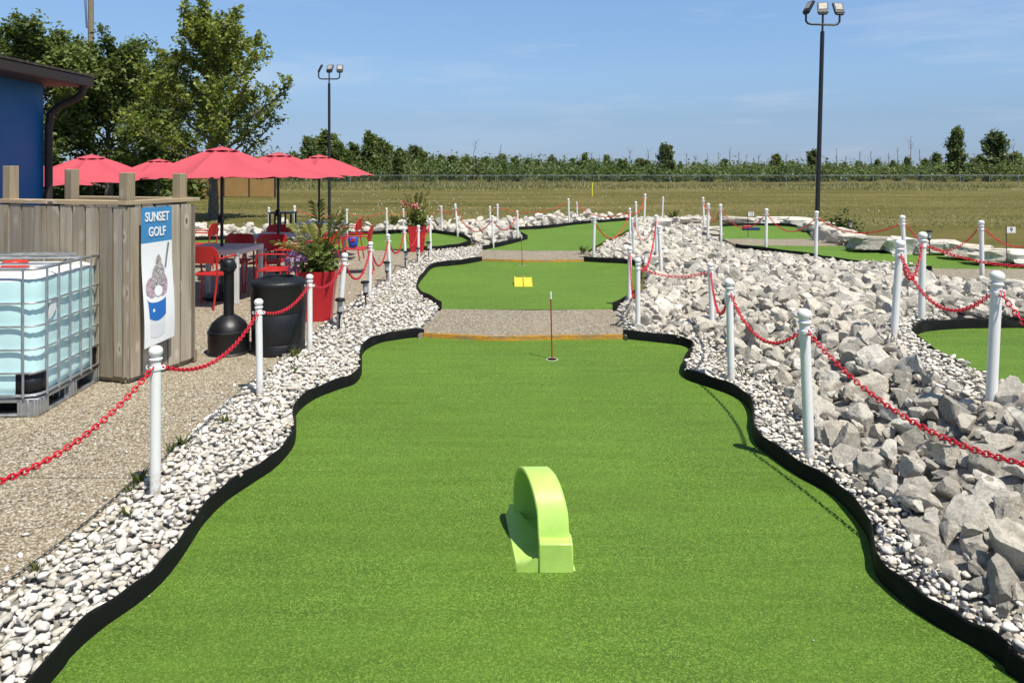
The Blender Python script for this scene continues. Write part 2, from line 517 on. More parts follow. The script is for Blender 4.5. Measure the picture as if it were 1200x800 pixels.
# ------------------------------------------------------------------ mesh builder
class MB:
    def __init__(s):
        s.v, s.f, s.t = [], [], []

    def add(s, vs, fs, tint=0.0):
        o = len(s.v)
        s.v.extend([tuple(p) for p in vs])
        s.f.extend([tuple(i + o for i in f) for f in fs])
        s.t.extend([tint] * len(vs))
        return s

    def box(s, c, size, rot=None, tint=0.0, taper=1.0):
        hx, hy, hz = size[0]/2, size[1]/2, size[2]/2
        vs = []
        for z, k in ((-hz, 1.0), (hz, taper)):
            for x, y in ((-hx, -hy), (hx, -hy), (hx, hy), (-hx, hy)):
                vs.append(Vector((x*k, y*k, z)))
        if rot is not None:
            m = Euler(rot).to_matrix()
            vs = [m @ p for p in vs]
        c = Vector(c)
        vs = [p + c for p in vs]
        return s.add(vs, [(3, 2, 1, 0), (4, 5, 6, 7), (0, 1, 5, 4), (1, 2, 6, 5), (2, 3, 7, 6), (3, 0, 4, 7)], tint)

    def tube(s, pts, r, n=8, closed=False, cap=True, tint=0.0, flat=1.0):
        pts = [Vector(p) for p in pts]
        k = len(pts)
        rs = r if isinstance(r, (list, tuple)) else [r]*k
        vs, fs = [], []
        up = None
        for i, p in enumerate(pts):
            a = pts[(i-1) % k] if (closed or i > 0) else p
            b = pts[(i+1) % k] if (closed or i < k-1) else p
            d = (b - a)
            d = d.normalized() if d.length > 1e-9 else Vector((0, 0, 1))
            if up is None:
                up = Vector((0, 0, 1)) if abs(d.z) < .9 else Vector((0, 1, 0))
            u = (up - d * up.dot(d))
            if u.length < 1e-6:
                u = Vector((1, 0, 0)) - d * d.x
            u.normalize()
            w = d.cross(u)
            up = u
            for j in range(n):
                t = 2*PI*j/n
                vs.append(p + (u*math.cos(t) + w*math.sin(t)*flat)*rs[i])
        seg = k if closed else k-1
        for i in range(seg):
            i2 = (i+1) % k
            for j in range(n):
                j2 = (j+1) % n
                fs.append((i*n+j, i*n+j2, i2*n+j2, i2*n+j))
        if cap and not closed:
            fs.append(tuple(range(n-1, -1, -1)))
            fs.append(tuple((k-1)*n+j for j in range(n)))
        return s.add(vs, fs, tint)

    def lathe(s, prof, n=24, c=(0, 0, 0), tint=0.0):
        vs, fs = [], []
        k = len(prof)
        for r, z in prof:
            for j in range(n):
                t = 2*PI*j/n
                vs.append((c[0]+r*math.cos(t), c[1]+r*math.sin(t), c[2]+z))
        for i in range(k-1):
            for j in range(n):
                j2 = (j+1) % n
                fs.append((i*n+j, i*n+j2, (i+1)*n+j2, (i+1)*n+j))
        if prof[0][0] > 1e-4:
            fs.append(tuple(range(n-1, -1, -1)))
        if prof[-1][0] > 1e-4:
            fs.append(tuple((k-1)*n+j for j in range(n)))
        return s.add(vs, fs, tint)

    def prism(s, poly, z0, z1, tint=0.0):
        n = len(poly)
        vs = [(x, y, z0) for x, y in poly] + [(x, y, z1) for x, y in poly]
        fs = [tuple(range(n-1, -1, -1)), tuple(range(n, 2*n))]
        fs += [(i, (i+1) % n, n+(i+1) % n, n+i) for i in range(n)]
        return s.add(vs, fs, tint)

    def xform(s, m):
        s.v = [tuple(m @ Vector(p)) for p in s.v]
        return s

    def build(s, name, mat, parent=None, smooth=40, loc=None, bevel=0.0, fix=True):
        me = bpy.data.meshes.new(name)
        me.from_pydata(s.v, [], s.f)
        if fix:
            bm = bmesh.new()
            bm.from_mesh(me)
            bmesh.ops.recalc_face_normals(bm, faces=bm.faces)
            bm.to_mesh(me)
            bm.free()
        if any(s.t):
            a = me.attributes.new('tint', 'FLOAT', 'POINT')
            a.data.foreach_set('value', s.t)
        me.materials.append(mat)
        if smooth:
            me.polygons.foreach_set('use_smooth', [True]*len(me.polygons))
            me.set_sharp_from_angle(angle=R(smooth))
        o = bpy.data.objects.new(name, me)
        COL.objects.link(o)
        if parent is not None:
            o.parent = parent
        if loc is not None:
            o.location = loc
        if bevel:
            b = o.modifiers.new('bevel', 'BEVEL')
            b.width = bevel
            b.segments = 2
            b.limit_method = 'ANGLE'
            b.angle_limit = R(50)
        return o


def np_mesh(name, V, Fa, mat, tint=None, smooth=True, parent=None):
    """fast mesh: V (n,3), Fa (m,k) with k verts per face"""
    me = bpy.data.meshes.new(name)
    V = np.ascontiguousarray(V, dtype=np.float32)
    Fa = np.ascontiguousarray(Fa, dtype=np.int32)
    m_, k = Fa.shape
    me.vertices.add(len(V))
    me.vertices.foreach_set('co', V.ravel())
    me.loops.add(m_*k)
    me.loops.foreach_set('vertex_index', Fa.ravel())
    me.polygons.add(m_)
    me.polygons.foreach_set('loop_start', np.arange(0, m_*k, k, dtype=np.int32))
    me.polygons.foreach_set('use_smooth', np.full(m_, smooth, dtype=bool))
    if tint is not None:
        a = me.attributes.new('tint', 'FLOAT', 'POINT')
        a.data.foreach_set('value', np.ascontiguousarray(tint, dtype=np.float32))
    me.update(calc_edges=True)
    me.validate()
    me.materials.append(mat)
    o = bpy.data.objects.new(name, me)
    COL.objects.link(o)
    if parent is not None:
        o.parent = parent
    return o


def tag(o, label, cat, group=None, kind=None):
    o['label'] = label
    o['category'] = cat
    if group:
        o['group'] = group
    if kind:
        o['kind'] = kind
    return o


def struct(o):
    o['kind'] = 'structure'
    return o


def empty(name, loc, rz=0.0, label=None, cat=None, group=None):
    o = bpy.data.objects.new(name, None)
    o.empty_display_size = .1
    COL.objects.link(o)
    o.location = loc
    o.rotation_euler = (0, 0, rz)
    if label:
        tag(o, label, cat, group)
    return o


def dup(o, parent=None):
    c = o.copy()
    COL.objects.link(c)
    if parent is not None:
        c.parent = parent
    for ch in list(o.children):
        dup(ch, c)
    return c


# ------------------------------------------------------------------ outlines of the course
def smooth_line(pts, sub=5, closed=False):
    pts = [np.array(p, float) for p in pts]
    out = []
    n = len(pts)
    for i in range(n if closed else n-1):
        p0 = pts[i-1] if (closed or i > 0) else pts[0]
        p1, p2 = pts[i], pts[(i+1) % n]
        p3 = pts[(i+2) % n] if (closed or i+2 < n) else pts[-1]
        for j in range(sub):
            t = j/sub
            out.append(.5*((2*p1)+(-p0+p2)*t+(2*p0-5*p1+4*p2-p3)*t*t+(-p0+3*p1-3*p2+p3)*t**3))
    if not closed:
        out.append(pts[-1])
    return [tuple(p) for p in out]


def px(lst, z):
    return [P(x, y, z) for x, y in lst]


G1L = [(-1.86, -1.2), (-1.78, .6), (-1.72, 1.9)] + px([(57, 802), (84, 768), (120, 736), (160, 708), (188, 684), (208, 660), (224, 636), (240, 612), (264, 588), (296, 566), (320, 550), (336, 534), (345, 520), (347, 504), (345, 492), (352, 480), (370, 467), (395, 457), (415, 450), (423, 440), (424, 430), (423, 420), (429, 410), (445, 402), (460, 399), (480, 396), (497, 395)], 0)
G1R = px([(730, 397), (760, 400), (799, 405), (811, 411), (808, 420), (801, 431), (801, 440), (811, 447), (835, 455), (862, 465), (877, 477), (882, 492), (882, 507), (888, 522), (905, 536), (936, 558), (972, 578), (996, 600), (1016, 628), (1022, 652), (1028, 676), (1052, 700), (1084, 724), (1124, 748), (1160, 768), (1188, 790), (1198, 800)], 0) + [(2.15, 2.0), (2.35, .6), (2.4, -1.2)]
Z2 = .045
G2L = px([(517.5, 362.5), (507, 355.5), (495, 349), (489.5, 341), (491, 332.5), (497.5, 324), (507.5, 314), (527, 311.5), (545, 309.5), (565, 305.8)], Z2)
G2R = px([(684, 306.5), (710, 308), (735, 309.3), (746, 312.5), (750, 320), (749, 332), (745, 344), (735, 354), (718, 363)], Z2)
Z3 = .09
G3L = px([(566, 293), (590, 288), (616, 281), (617, 279), (610, 276), (606, 272.5), (607, 269.4)], Z3)
G3B = px([(607, 269.4), (640, 267.8), (673, 263.6), (705, 260.8), (738, 258.2)], Z3)
G3R = px([(738, 258.2), (741, 265), (726, 275), (706, 284), (689, 294)], Z3)
Z4 = .05
G4B = px([(190, 282.5), (260, 281), (340, 278.5), (432, 275), (457, 273.6), (501, 273), (520, 274.7), (541, 278), (551, 284), (549, 286.2), (540, 289.5), (527, 292), (507, 293.2), (480, 293.6)], Z4)
G4N = px([(407, 293.6), (300, 291), (190, 290.5)], Z4)
Z5 = .36
G5B = px([(1225, 384), (1200, 384), (1160, 384.2), (1122, 385), (1086, 388), (1072, 393), (1070, 399), (1083, 414), (1109, 432), (1135, 445), (1158, 456), (1176, 468), (1200, 483), (1225, 497)], Z5)
Z6 = .21
G6N = px([(862, 287.5), (879, 290), (916, 294), (953, 299), (972, 303), (1005, 307), (1048, 311), (1092, 314.5)], Z6)
G6NR = px([(1200, 316), (1230, 316)], Z6)
G6B = px([(1235, 311.5), (1200, 310), (1157, 307.5), (1135, 303.5), (1120, 298.5), (1100, 297), (1074, 297), (1048, 296), (1024, 294), (1014, 289.5), (992, 288.4)], Z6)
G6L = px([(950, 288.6), (880, 287.2)], Z6)
Z7 = .16
G7B = px([(845, 280), (843, 272), (846, 266), (870, 264.6), (905, 264.6), (930, 266), (941, 269), (950, 276), (953, 280)], Z7)
G7N = px([(900, 280.6)], Z7)

S = smooth_line
G1Ls, G1Rs = S(G1L), S(G1R)
G2Ls, G2Rs = S(G2L), S(G2R)
G3Ls, G3Bs, G3Rs = S(G3L), S(G3B), S(G3R)
G4Bs, G5Bs, G6Ns, G6Bs, G7Bs = S(G4B), S(G5B), S(G6N), S(G6B), S(G7B)
board1 = px([(497, 395), (577, 399), (645, 398), (730, 397)], 0)
board2 = px([(565, 305.8), (625, 307.2), (684, 306.5)], Z2)
GREENS = [
    (0.0, G1Ls + board1[1:-1] + G1Rs, 'main'),
    (Z2, G2Ls + board2[1:-1] + G2Rs, 'second'),
    (Z3, G3Ls + G3Bs[1:] + G3Rs[1:], 'third'),
    (Z4, G4Bs + G4N, 'left'),
    (Z5, G5Bs, 'right'),
    (Z6, G6Ns + G6NR + G6Bs + G6L, 'upper'),
    (Z7, G7Bs + G7N, 'farright'),
]
def under(line, dy):
    return [(x, y + dy) for x, y in line]
b1t = [(x, y + .012) for x, y in board1]
PATH1 = b1t + [P(735, 392, .07), P(722, 372, .06)] + px([(718, 363.0)], Z2) + px([(625, 364), (517.5, 362.5)], Z2) + [P(506, 375, .06), P(490, 391, .06)]
b2t = [(x, y + .012) for x, y in board2]
PATH2 = b2t + [P(692, 300, .1)] + [P(689, 294, Z3), P(625, 294, Z3), P(566, 293, Z3), P(556, 303, .09)]
PATH3 = [P(847, 280, Z7+.002), P(900, 280.6, Z7+.002), P(953, 280, Z7+.002), P(992, 288.2, Z6), P(950, 288.6, Z6), P(880, 287.2, Z6), P(862, 286.5, Z6)]
PATH4 = [P(1092, 314.8, Z6), P(1150, 315.8, Z6), P(1235, 316.2, Z6), P(1235, 331, .26), P(1160, 329.5, .26), P(1095, 324, .25)]


def inpoly(poly, X, Y):
    X = np.asarray(X, float)
    Y = np.asarray(Y, float)
    ins = np.zeros(X.shape, bool)
    n = len(poly)
    for i in range(n):
        x1, y1 = poly[i]
        x2, y2 = poly[(i+1) % n]
        if y1 == y2:
            continue
        c = ((y1 > Y) != (y2 > Y)) & (X < (x2-x1)*(Y-y1)/(y2-y1)+x1)
        ins ^= c
    return ins


def distpoly(poly, X, Y):
    """distance to the outline"""
    d = np.full(np.shape(X), 1e9)
    n = len(poly)
    for i in range(n):
        x1, y1 = poly[i]
        x2, y2 = poly[(i+1) % n]
        dx, dy = x2-x1, y2-y1
        l2 = dx*dx+dy*dy
        if l2 < 1e-12:
            continue
        t = np.clip(((X-x1)*dx+(Y-y1)*dy)/l2, 0, 1)
        d = np.minimum(d, np.hypot(X-x1-t*dx, Y-y1-t*dy))
    return d


def terrain0(X, Y):
    """the lie of the land: level, with a bank that rises to the right"""
    X = np.asarray(X, float)
    Y = np.asarray(Y, float)
    hr = np.interp(Y, [0, 7, 9, 12, 16, 20, 27, 34], [.40, .40, .33, .20, .11, .10, .06, -.02])
    xa = np.interp(Y, [0, 8, 14, 26], [1.75, 1.9, 2.4, 4.2])
    t = np.clip((X-xa)/1.3, 0, 1)
    s = t*t*(3-2*t)
    far = np.clip((Y-24)/6, 0, 1)
    return (.045 + hr*s)*(1-far) + far*(.0)


def terrain(X, Y):
    z = terrain0(X, Y)
    for gz, poly, _ in GREENS:
        bx = [p[0] for p in poly]
        by = [p[1] for p in poly]
        near = (X > min(bx)-.3) & (X < max(bx)+.3) & (Y > min(by)-.3) & (Y < max(by)+.3)
        if not near.any():
            continue
        ins = np.zeros(z.shape, bool)
        dd = np.full(z.shape, 9.0)
        ins[near] = inpoly(poly, X[near], Y[near])
        dd[near] = distpoly(poly, X[near], Y[near])
        k = ins | (dd < .12)
        z[k] = np.minimum(z[k], gz-.03)
    for poly, pz in ((PATH1, .045), (PATH2, .08), (PATH3, .16), (PATH4, .2)):
        ins = inpoly(poly, X, Y) | (distpoly(poly, X, Y) < .12)
        z[ins] = np.minimum(z[ins], pz-.035)
    return z


def T(x, y):
    return float(terrain0(np.array([x]), np.array([y]))[0])


# ------------------------------------------------------------------ ground sheet, out to the horizon
gx = np.concatenate([-np.geomspace(1800, 14, 26), np.arange(-13, 9.01, .1), np.geomspace(10, 1800, 28)])
gy = np.concatenate([-np.geomspace(60, 3, 6), np.arange(-2.5, 29.01, .1), np.geomspace(30, 2500, 40)])
GX, GY = np.meshgrid(gx, gy)
GZ = terrain(GX.ravel(), GY.ravel()).reshape(GX.shape)
nx, ny = len(gx), len(gy)
idx = np.arange(nx*ny).reshape(ny, nx)
quads = np.stack([idx[:-1, :-1], idx[:-1, 1:], idx[1:, 1:], idx[1:, :-1]], -1).reshape(-1, 4)
V = np.stack([GX.ravel(), GY.ravel(), GZ.ravel()], -1)
struct(np_mesh('ground', V, quads, M['field']))
cx = V[quads].mean(1)

RIPRAP = [(2.1, 1.0), (2.05, 2.3), (1.99, 2.87), (1.92, 3.2), (1.89, 3.5), (1.97, 3.95), (1.97, 4.5), (1.98, 5.0), (2.02, 5.5), (2.12, 6.1), (2.12, 6.8), (2.05, 7.5), (1.98, 8.0), (1.32, 8.42), (1.36, 9.0), (1.42, 9.6), (1.6, 10.1), (1.98, 11.0), (2.2, 12.2), (2.5, 13.6), (2.45, 14.6), (1.58, 14.9), (1.75, 15.9), (1.95, 16.6), (2.3, 18.0), (3.0, 19.6), (3.85, 22.7), (4.15, 25.2), (4.4, 26.6), (7.2, 26.8), (5.8, 22.0), (5.05, 18.6), (5.0, 16.6), (5.3, 15.9), (5.95, 14.5), (6.25, 13.3), (6.5, 12.5), (6.15, 11.2), (6.3, 10.6), (8.2, 9.7), (8.2, 7.4), (5.2, 7.3), (3.75, 7.1), (3.45, 6.7), (3.2, 6.2), (2.95, 5.3), (3.0, 4.7), (3.3, 4.3), (3.6, 3.6), (3.4, 1.0)]
BERM = [(-9.5, 18.9), (-7, 19.3), (-5, 19.9), (-3.9, 20.5), (-2.3, 20.75), (-1.7, 20.2), (-1.2, 19.2), (-.9, 18.0), (-.55, 17.2), (-.2, 17.7), (.2, 18.7), (.15, 20.6), (.3, 22.0), (1.0, 22.6), (1.9, 23.9), (3.0, 25.2), (4.2, 26.2), (4.4, 27.4), (1.5, 26.6), (-.5, 24.6), (-2.5, 22.8), (-5, 21.9), (-9.5, 21.3)]
rb = (inpoly(RIPRAP, cx[:, 0], cx[:, 1]) | inpoly(BERM, cx[:, 0], cx[:, 1]))
PATIO_EDGE = smooth_line([(-2.2, -1.5), (-2.2, 2.5), (-2.165, 3.26), (-2.12, 4.0), (-2.15, 4.6), (-2.2, 5.5), (-2.17, 6.6), (-2.17, 9.2), (-2.12, 10.8), (-1.95, 13.4), (-1.85, 15.0), (-1.8, 16.5)], 3)
GRAVEL = PATIO_EDGE + [(-1.8, 16.9), (-.9, 17.2), (-.6, 18.2), (.2, 18.4), (0.3, 17.0), (-.3, 15.8), (-.3, 10), (-.3, 8.3), (-.2, 7), (-.2, -1.5)]
GRAVR = [(.8, 1.0), (.8, 8.45), (1.5, 8.45), (4.2, 7.4), (4.2, 4.2), (3.6, 1.0)]
gb = inpoly([(1.2, 8.2), (1.7, 8.4), (1.9, 10.4), (1.3, 10.0)], cx[:, 0], cx[:, 1]) | inpoly(GRAVEL, cx[:, 0], cx[:, 1]) | inpoly(GRAVR, cx[:, 0], cx[:, 1]) | inpoly([(6.5, 12.0), (9, 11.5), (9, 17), (6.0, 17.2), (6.0, 14.6)], cx[:, 0], cx[:, 1])
grn = np.zeros(len(cx), bool)
for gz, poly, _ in GREENS:
    grn |= inpoly(poly, cx[:, 0], cx[:, 1]) & (distpoly(poly, cx[:, 0], cx[:, 1]) > .2)


def sub_sheet(name, mask, dz, mat):
    q = quads[mask]
    u, inv = np.unique(q.ravel(), return_inverse=True)
    vv = V[u].copy()
    vv[:, 2] += dz
    return struct(np_mesh(name, vv, inv.reshape(-1, 4), mat))


sub_sheet('rock_bed', rb & ~grn, .005, M['rbed'])
sub_sheet('gravel_bed', gb & ~rb & ~grn, .008, M['gbed'])

# patio slabs with open joints
mb = MB()
JY = [-1.5, 1.6, 4.40, 7.3, 10.4, 14.05, 16.55]
eX = [p[0] for p in PATIO_EDGE]
eY = [p[1] for p in PATIO_EDGE]
JX = [-15, -10.5, -7.4, -4.6]
for a, b_ in zip(JY[:-1], JY[1:]):
    ys = np.linspace(a+.007, b_-.007, 14)
    right = [(float(np.interp(y, eY, eX)), float(y)) for y in ys]
    mb.prism([(-4.6+.006, a+.007)] + right + [(-4.6+.006, b_-.007)], -.05, .06)
    for xa, xb in zip(JX[:-1], JX[1:]):
        mb.prism([(xa+.006, a+.007), (xb-.006, a+.007), (xb-.006, b_-.007), (xa+.006, b_-.007)], -.05, .06)
struct(mb.build('patio', M['agg'], smooth=0))

# greens
def fill(name, poly, z, mat, depth=.02):
    bm = bmesh.new()
    vs = [bm.verts.new((x, y, z)) for x, y in poly]
    f = bm.faces.new(vs)
    if f.normal.z < 0:
        f.normal_flip()
    f.normal_update()
    if f.normal.z < 0:
        f.normal_flip()
    bmesh.ops.triangulate(bm, faces=bm.faces[:])
    me = bpy.data.meshes.new(name)
    bm.to_mesh(me)
    bm.free()
    me.materials.append(mat)
    o = bpy.data.objects.new(name, me)
    COL.objects.link(o)
    return struct(o)


for gz, poly, nm in GREENS:
    fill('putting_green', poly, gz, M['turf'])


def ramp_path(poly, z0, z1, mat):
    """aggregate walk, rising gently from its near end to its far end"""
    ys = [p[1] for p in poly]
    a, b = min(ys), max(ys)
    bm = bmesh.new()
    top = [bm.verts.new((x, y, z0+(z1-z0)*(y-a)/(b-a))) for x, y in poly]
    bot = [bm.verts.new((v.co.x, v.co.y, -.05)) for v in top]
    bm.faces.new(top)
    n = len(top)
    for i in range(n):
        bm.faces.new((top[i], bot[i], bot[(i+1) % n], top[(i+1) % n]))
    bmesh.ops.recalc_face_normals(bm, faces=bm.faces[:])
    bmesh.ops.triangulate(bm, faces=bm.faces[:])
    me = bpy.data.meshes.new('path')
    bm.to_mesh(me)
    bm.free()
    me.materials.append(mat)
    o = bpy.data.objects.new('path', me)
    COL.objects.link(o)
    return struct(o)


ramp_path(PATH1, .052, Z2+.006, M['path'])
ramp_path(PATH2, .085, Z3+.006, M['path'])
ramp_path(PATH3, Z6+.006, Z7+.008, M['path'])
ramp_path(PATH4, Z6+.05, Z6+.006, M['path'])


# black edging
def edging(line, z0, label, h=.1, t=.014, base=-.05):
    pts = [Vector((p[0], p[1])) for p in line]
    n = len(pts)
    prof = [(0, base), (0, h-.012), (.003, h-.003), (t/2, h), (t-.003, h-.003), (t, h-.012), (t, base)]
    # outward side: chosen so that the strip grows away from the turf (to the left of the line's run)
    mb = MB()
    vs, fs = [], []
    k = len(prof)
    for i, p in enumerate(pts):
        a, b = pts[max(0, i-1)], pts[min(n-1, i+1)]
        d = (b-a).normalized()
        nrm = Vector((-d.y, d.x))
        wob = .006*math.sin(i*.9+z0*40)+.004*math.sin(i*.37)
        for q, z in prof:
            pp = p + nrm*(q - .002)
            vs.append((pp.x, pp.y, z0+z+(wob if z > 0 else 0)))
    for i in range(n-1):
        for j in range(k-1):
            fs.append((i*k+j, i*k+j+1, (i+1)*k+j+1, (i+1)*k+j))
    fs.append(tuple(range(k)))
    fs.append(tuple((n-1)*k+j for j in range(k-1, -1, -1)))
    mb.add(vs, fs)
    o = mb.build('turf_edging', M['kerb'], smooth=50)
    return tag(o, label, 'edging', 'black edging strips round the greens')


edging(G1Ls, 0, 'long wavy black edging along the left side of the nearest big green')
edging(G1Rs, 0, 'long wavy black edging along the right side of the nearest big green')
edging(G2Ls, Z2, 'black edging bulging round the left side of the green with yellow ramp')
edging(G2Rs, Z2, 'black edging round the right side of the green with yellow ramp')
edging(G3Ls, Z3, 'short black edging at the rocky left front of the third green')
edging(G3Bs, Z3, 'straight black edging along the back of the third green')
edging(G4Bs, Z4, 'black edging round the back and rounded end of the green beside the patio')
edging(G5Bs, Z5, 'black edging round the green raised at the right edge of the photo')
edging(G6Bs, Z6, 'stepped black edging below the limestone blocks at far right')
edging([(x, y) for x, y in G6Ns], Z6-.01, 'low dark edging between riprap and the long narrow far right green', h=.045)
edging(G7Bs, Z7, 'black edging round the small far right green with flat obstacle', h=.08)


def plank(line, z, label, h=.045, gap=None):
    mb = MB()
    ln = smooth_line(line, 6)
    for a, b in zip(ln[:-1], ln[1:]):
        a, b = Vector((*a, 0)), Vector((*b, 0))
        d = (b-a)
        c = (a+b)/2
        mb.box((c.x, c.y+.006, z+h/2-.02), (d.length+.002, .028, h+.04), (0, 0, math.atan2(d.y, d.x)))
    return tag(mb.build('edge_board', M['orange'], smooth=0), label, 'board', 'orange boards at the ends of greens')


plank(board1, 0, 'worn orange edge board where the nearest green meets the gravel walk', .05)
plank(board2, Z2, 'orange edge board at the far end of the green with yellow ramp', .045)

# ------------------------------------------------------------------ stones
def ico(sub):
    bm = bmesh.new()
    bmesh.ops.create_icosphere(bm, subdivisions=sub, radius=1)
    v = np.array([p.co[:] for p in bm.verts])
    f = np.array([[q.index for q in p.verts] for p in bm.faces])
    bm.free()
    return v, f


I1, I2, I3, I4 = ico(1), ico(2), ico(3), ico(4)


def rot_rand(n, tilt=None):
    """n random rotation matrices; tilt limits how far they lean from upright"""
    if tilt is None:
        q = rng.normal(size=(n, 4))
        q /= np.linalg.norm(q, axis=1)[:, None]
        w, x, y, z = q.T
    else:
        az = rng.uniform(0, 2*PI, n)
        ax = rng.uniform(0, 2*PI, n)
        ti = rng.normal(0, tilt, n)
        qz = np.stack([np.cos(az/2), 0*az, 0*az, np.sin(az/2)], 1)
        qt = np.stack([np.cos(ti/2), np.sin(ti/2)*np.cos(ax), np.sin(ti/2)*np.sin(ax), 0*ti], 1)
        w = qt[:, 0]*qz[:, 0]-(qt[:, 1:]*qz[:, 1:]).sum(1)
        xyz = qt[:, :1]*qz[:, 1:]+qz[:, :1]*qt[:, 1:]+np.cross(qt[:, 1:], qz[:, 1:])
        x, y, z = xyz.T
    return np.stack([np.stack([1-2*(y*y+z*z), 2*(x*y-z*w), 2*(x*z+y*w)], -1),
                     np.stack([2*(x*y+z*w), 1-2*(x*x+z*z), 2*(y*z-x*w)], -1),
                     np.stack([2*(x*z-y*w), 2*(y*z+x*w), 1-2*(x*x+y*y)], -1)], 1)


def blue(pts_poly, n, accept):
    xs = [p[0] for p in pts_poly]
    ys = [p[1] for p in pts_poly]
    X = rng.uniform(min(xs), max(xs), n)
    Y = rng.uniform(min(ys), max(ys), n)
    k = inpoly(pts_poly, X, Y)
    X, Y = X[k], Y[k]
    k = accept(X, Y)
    return X[k], Y[k]


def off_greens(X, Y, margin=.03):
    ok = np.ones(X.shape, bool)
    for gz, poly, _ in GREENS:
        ok &= ~inpoly(poly, X, Y) & (distpoly(poly, X, Y) > margin)
    for poly in (PATH1, PATH2, PATH3, PATH4):
        ok &= ~inpoly(poly, X, Y) & (distpoly(poly, X, Y) > .05)
    return ok


def thin(X, Y, r):
    """keep points at least r apart (grid darts)"""
    cell = r
    grid = {}
    keep = []
    for i in range(len(X)):
        a, b = int(X[i]//cell), int(Y[i]//cell)
        ok = True
        for da in (-1, 0, 1):
            for db in (-1, 0, 1):
                for j in grid.get((a+da, b+db), ()):
                    if (X[i]-X[j])**2+(Y[i]-Y[j])**2 < r*r:
                        ok = False
                        break
                if not ok:
                    break
            if not ok:
                break
        if ok:
            grid.setdefault((a, b), []).append(i)
            keep.append(i)
    return np.array(keep, int)


# pebbles: rounded river stone, 3 to 9 cm, two loose layers
def pebble_cloud(X, Y, size, zoff, src):
    n = len(X)
    vb, fb = src
    Rm = rot_rand(n, .35)
    sx = size*rng.uniform(.75, 1.25, n)
    sy = size*rng.uniform(.5, .85, n)
    sz = size*rng.uniform(.32, .58, n)
    kk = rng.normal(0, 1.6, (n, 3))
    noise_ = 1+rng.normal(0, .03, (n, len(vb)))+.21*np.sin(np.einsum('nj,kj->nk', kk, vb)+rng.uniform(0, 6.3, (n, 1)))
    unit = vb[None]*noise_[:, :, None]
    for _ in range(5):
        pn = rng.normal(size=(n, 3))
        pn /= np.linalg.norm(pn, axis=1)[:, None]
        h_ = np.einsum('nkj,nj->nk', unit, pn)-rng.uniform(.5, .85, n)[:, None]
        unit = unit-np.clip(h_, 0, None)[:, :, None]*pn[:, None, :]*.9
    v = 1.08*unit*np.stack([sx, sy, sz], -1)[:, None, :]
    v = np.einsum('nij,nkj->nki', Rm, v)
    z = terrain0(X, Y)+zoff
    v += np.stack([X, Y, z], -1)[:, None, :]
    f = fb[None]+(np.arange(n)*len(vb))[:, None, None]
    t = np.repeat(np.clip(rng.beta(3.4, 2.0, n), 0, 1), len(vb))
    return v.reshape(-1, 3), f.reshape(-1, 3), t


def acc_left(X, Y):
    return off_greens(X, Y, .03)


def acc_right(X, Y):
    return off_greens(X, Y, .03) & (~inpoly(RIPRAP, X, Y) | (distpoly(RIPRAP, X, Y) < .12))


near_poly = [(-2.45, 2.0), (-2.45, 8.6), (-.9, 8.6), (-.6, 2.0)]
cl = []
def strip(poly, dens, r, lo, hi, acc, src, ymin, ymax, zj):
    xs = [p[0] for p in poly]
    ys = [p[1] for p in poly]
    area = (max(xs)-min(xs))*(min(max(ys), ymax)-max(min(ys), ymin))
    n = int(area*dens)
    X = rng.uniform(min(xs), max(xs), n)
    Y = rng.uniform(max(min(ys), ymin), min(max(ys), ymax), n)
    k = inpoly(poly, X, Y)
    X, Y = X[k], Y[k]
    k = acc(X, Y)
    X, Y = X[k], Y[k]
    if r:
        k = thin(X, Y, r)
        X, Y = X[k], Y[k]
    s = rng.uniform(lo, hi, len(X))**1.0
    zo = rng.uniform(*zj, len(X))
    cl.append(pebble_cloud(X, Y, s, zo, src))


G2_ = [(x-.03 if i < len(PATIO_EDGE) else x, y) for i, (x, y) in enumerate(GRAVEL)]
strip(G2_, 3200, .030, .014, .030, acc_left, I2, 1.8, 7.5, (.012, .03))
strip(G2_, 900, .056, .016, .036, acc_left, I2, 1.8, 7.5, (.03, .048))
strip(G2_, 1600, .042, .02, .034, acc_left, I1, 7.5, 13, (.012, .034))
strip(G2_, 500, .075, .026, .044, acc_left, I1, 7.5, 13, (.03, .048))
strip(G2_, 900, .055, .026, .042, acc_left, I1, 13, 18.5, (.012, .04))
strip(GRAVR, 4200, .026, .010, .025, acc_right, I2, 1.8, 8.5, (.012, .03))
strip(GRAVR, 700, .07, .017, .036, acc_right, I2, 1.8, 8.5, (.03, .05))
strip([(6.3, 12.6), (9, 12), (9, 16), (6.1, 17.0), (6.0, 14.8)], 500, .06, .03, .05, acc_left, I1, 12, 17, (.012, .05))
strip([(1.2, 8.2), (1.6, 8.4), (1.9, 10.4), (1.3, 10.0), (1.25, 9.0)], 900, .06, .025, .05, acc_left, I1, 8, 10.5, (.012, .05))
strip([(-1.2, 8.2), (-.9, 8.2), (-.8, 10), (-1.2, 10)], 900, .05, .025, .04, acc_left, I1, 8, 10.5, (.012, .05))
# pebbles strayed on the patio
nS = 60
Xs = rng.uniform(-2.5, -2.15, nS)
Ys = rng.uniform(2.5, 12, nS)
cl.append(pebble_cloud(Xs, Ys, rng.uniform(.01, .026, nS), np.full(nS, .022), I1))
off = 0
VV, FF, TT = [], [], []
for v, f, t in cl:
    VV.append(v)
    FF.append(f+off)
    TT.append(t)
    off += len(v)
o = np_mesh('gravel', np.concatenate(VV), np.concatenate(FF), M['pebble'], np.concatenate(TT))
tag(o, 'loose white and cream river pebbles filling the strips beside the greens', 'gravel', kind='stuff')


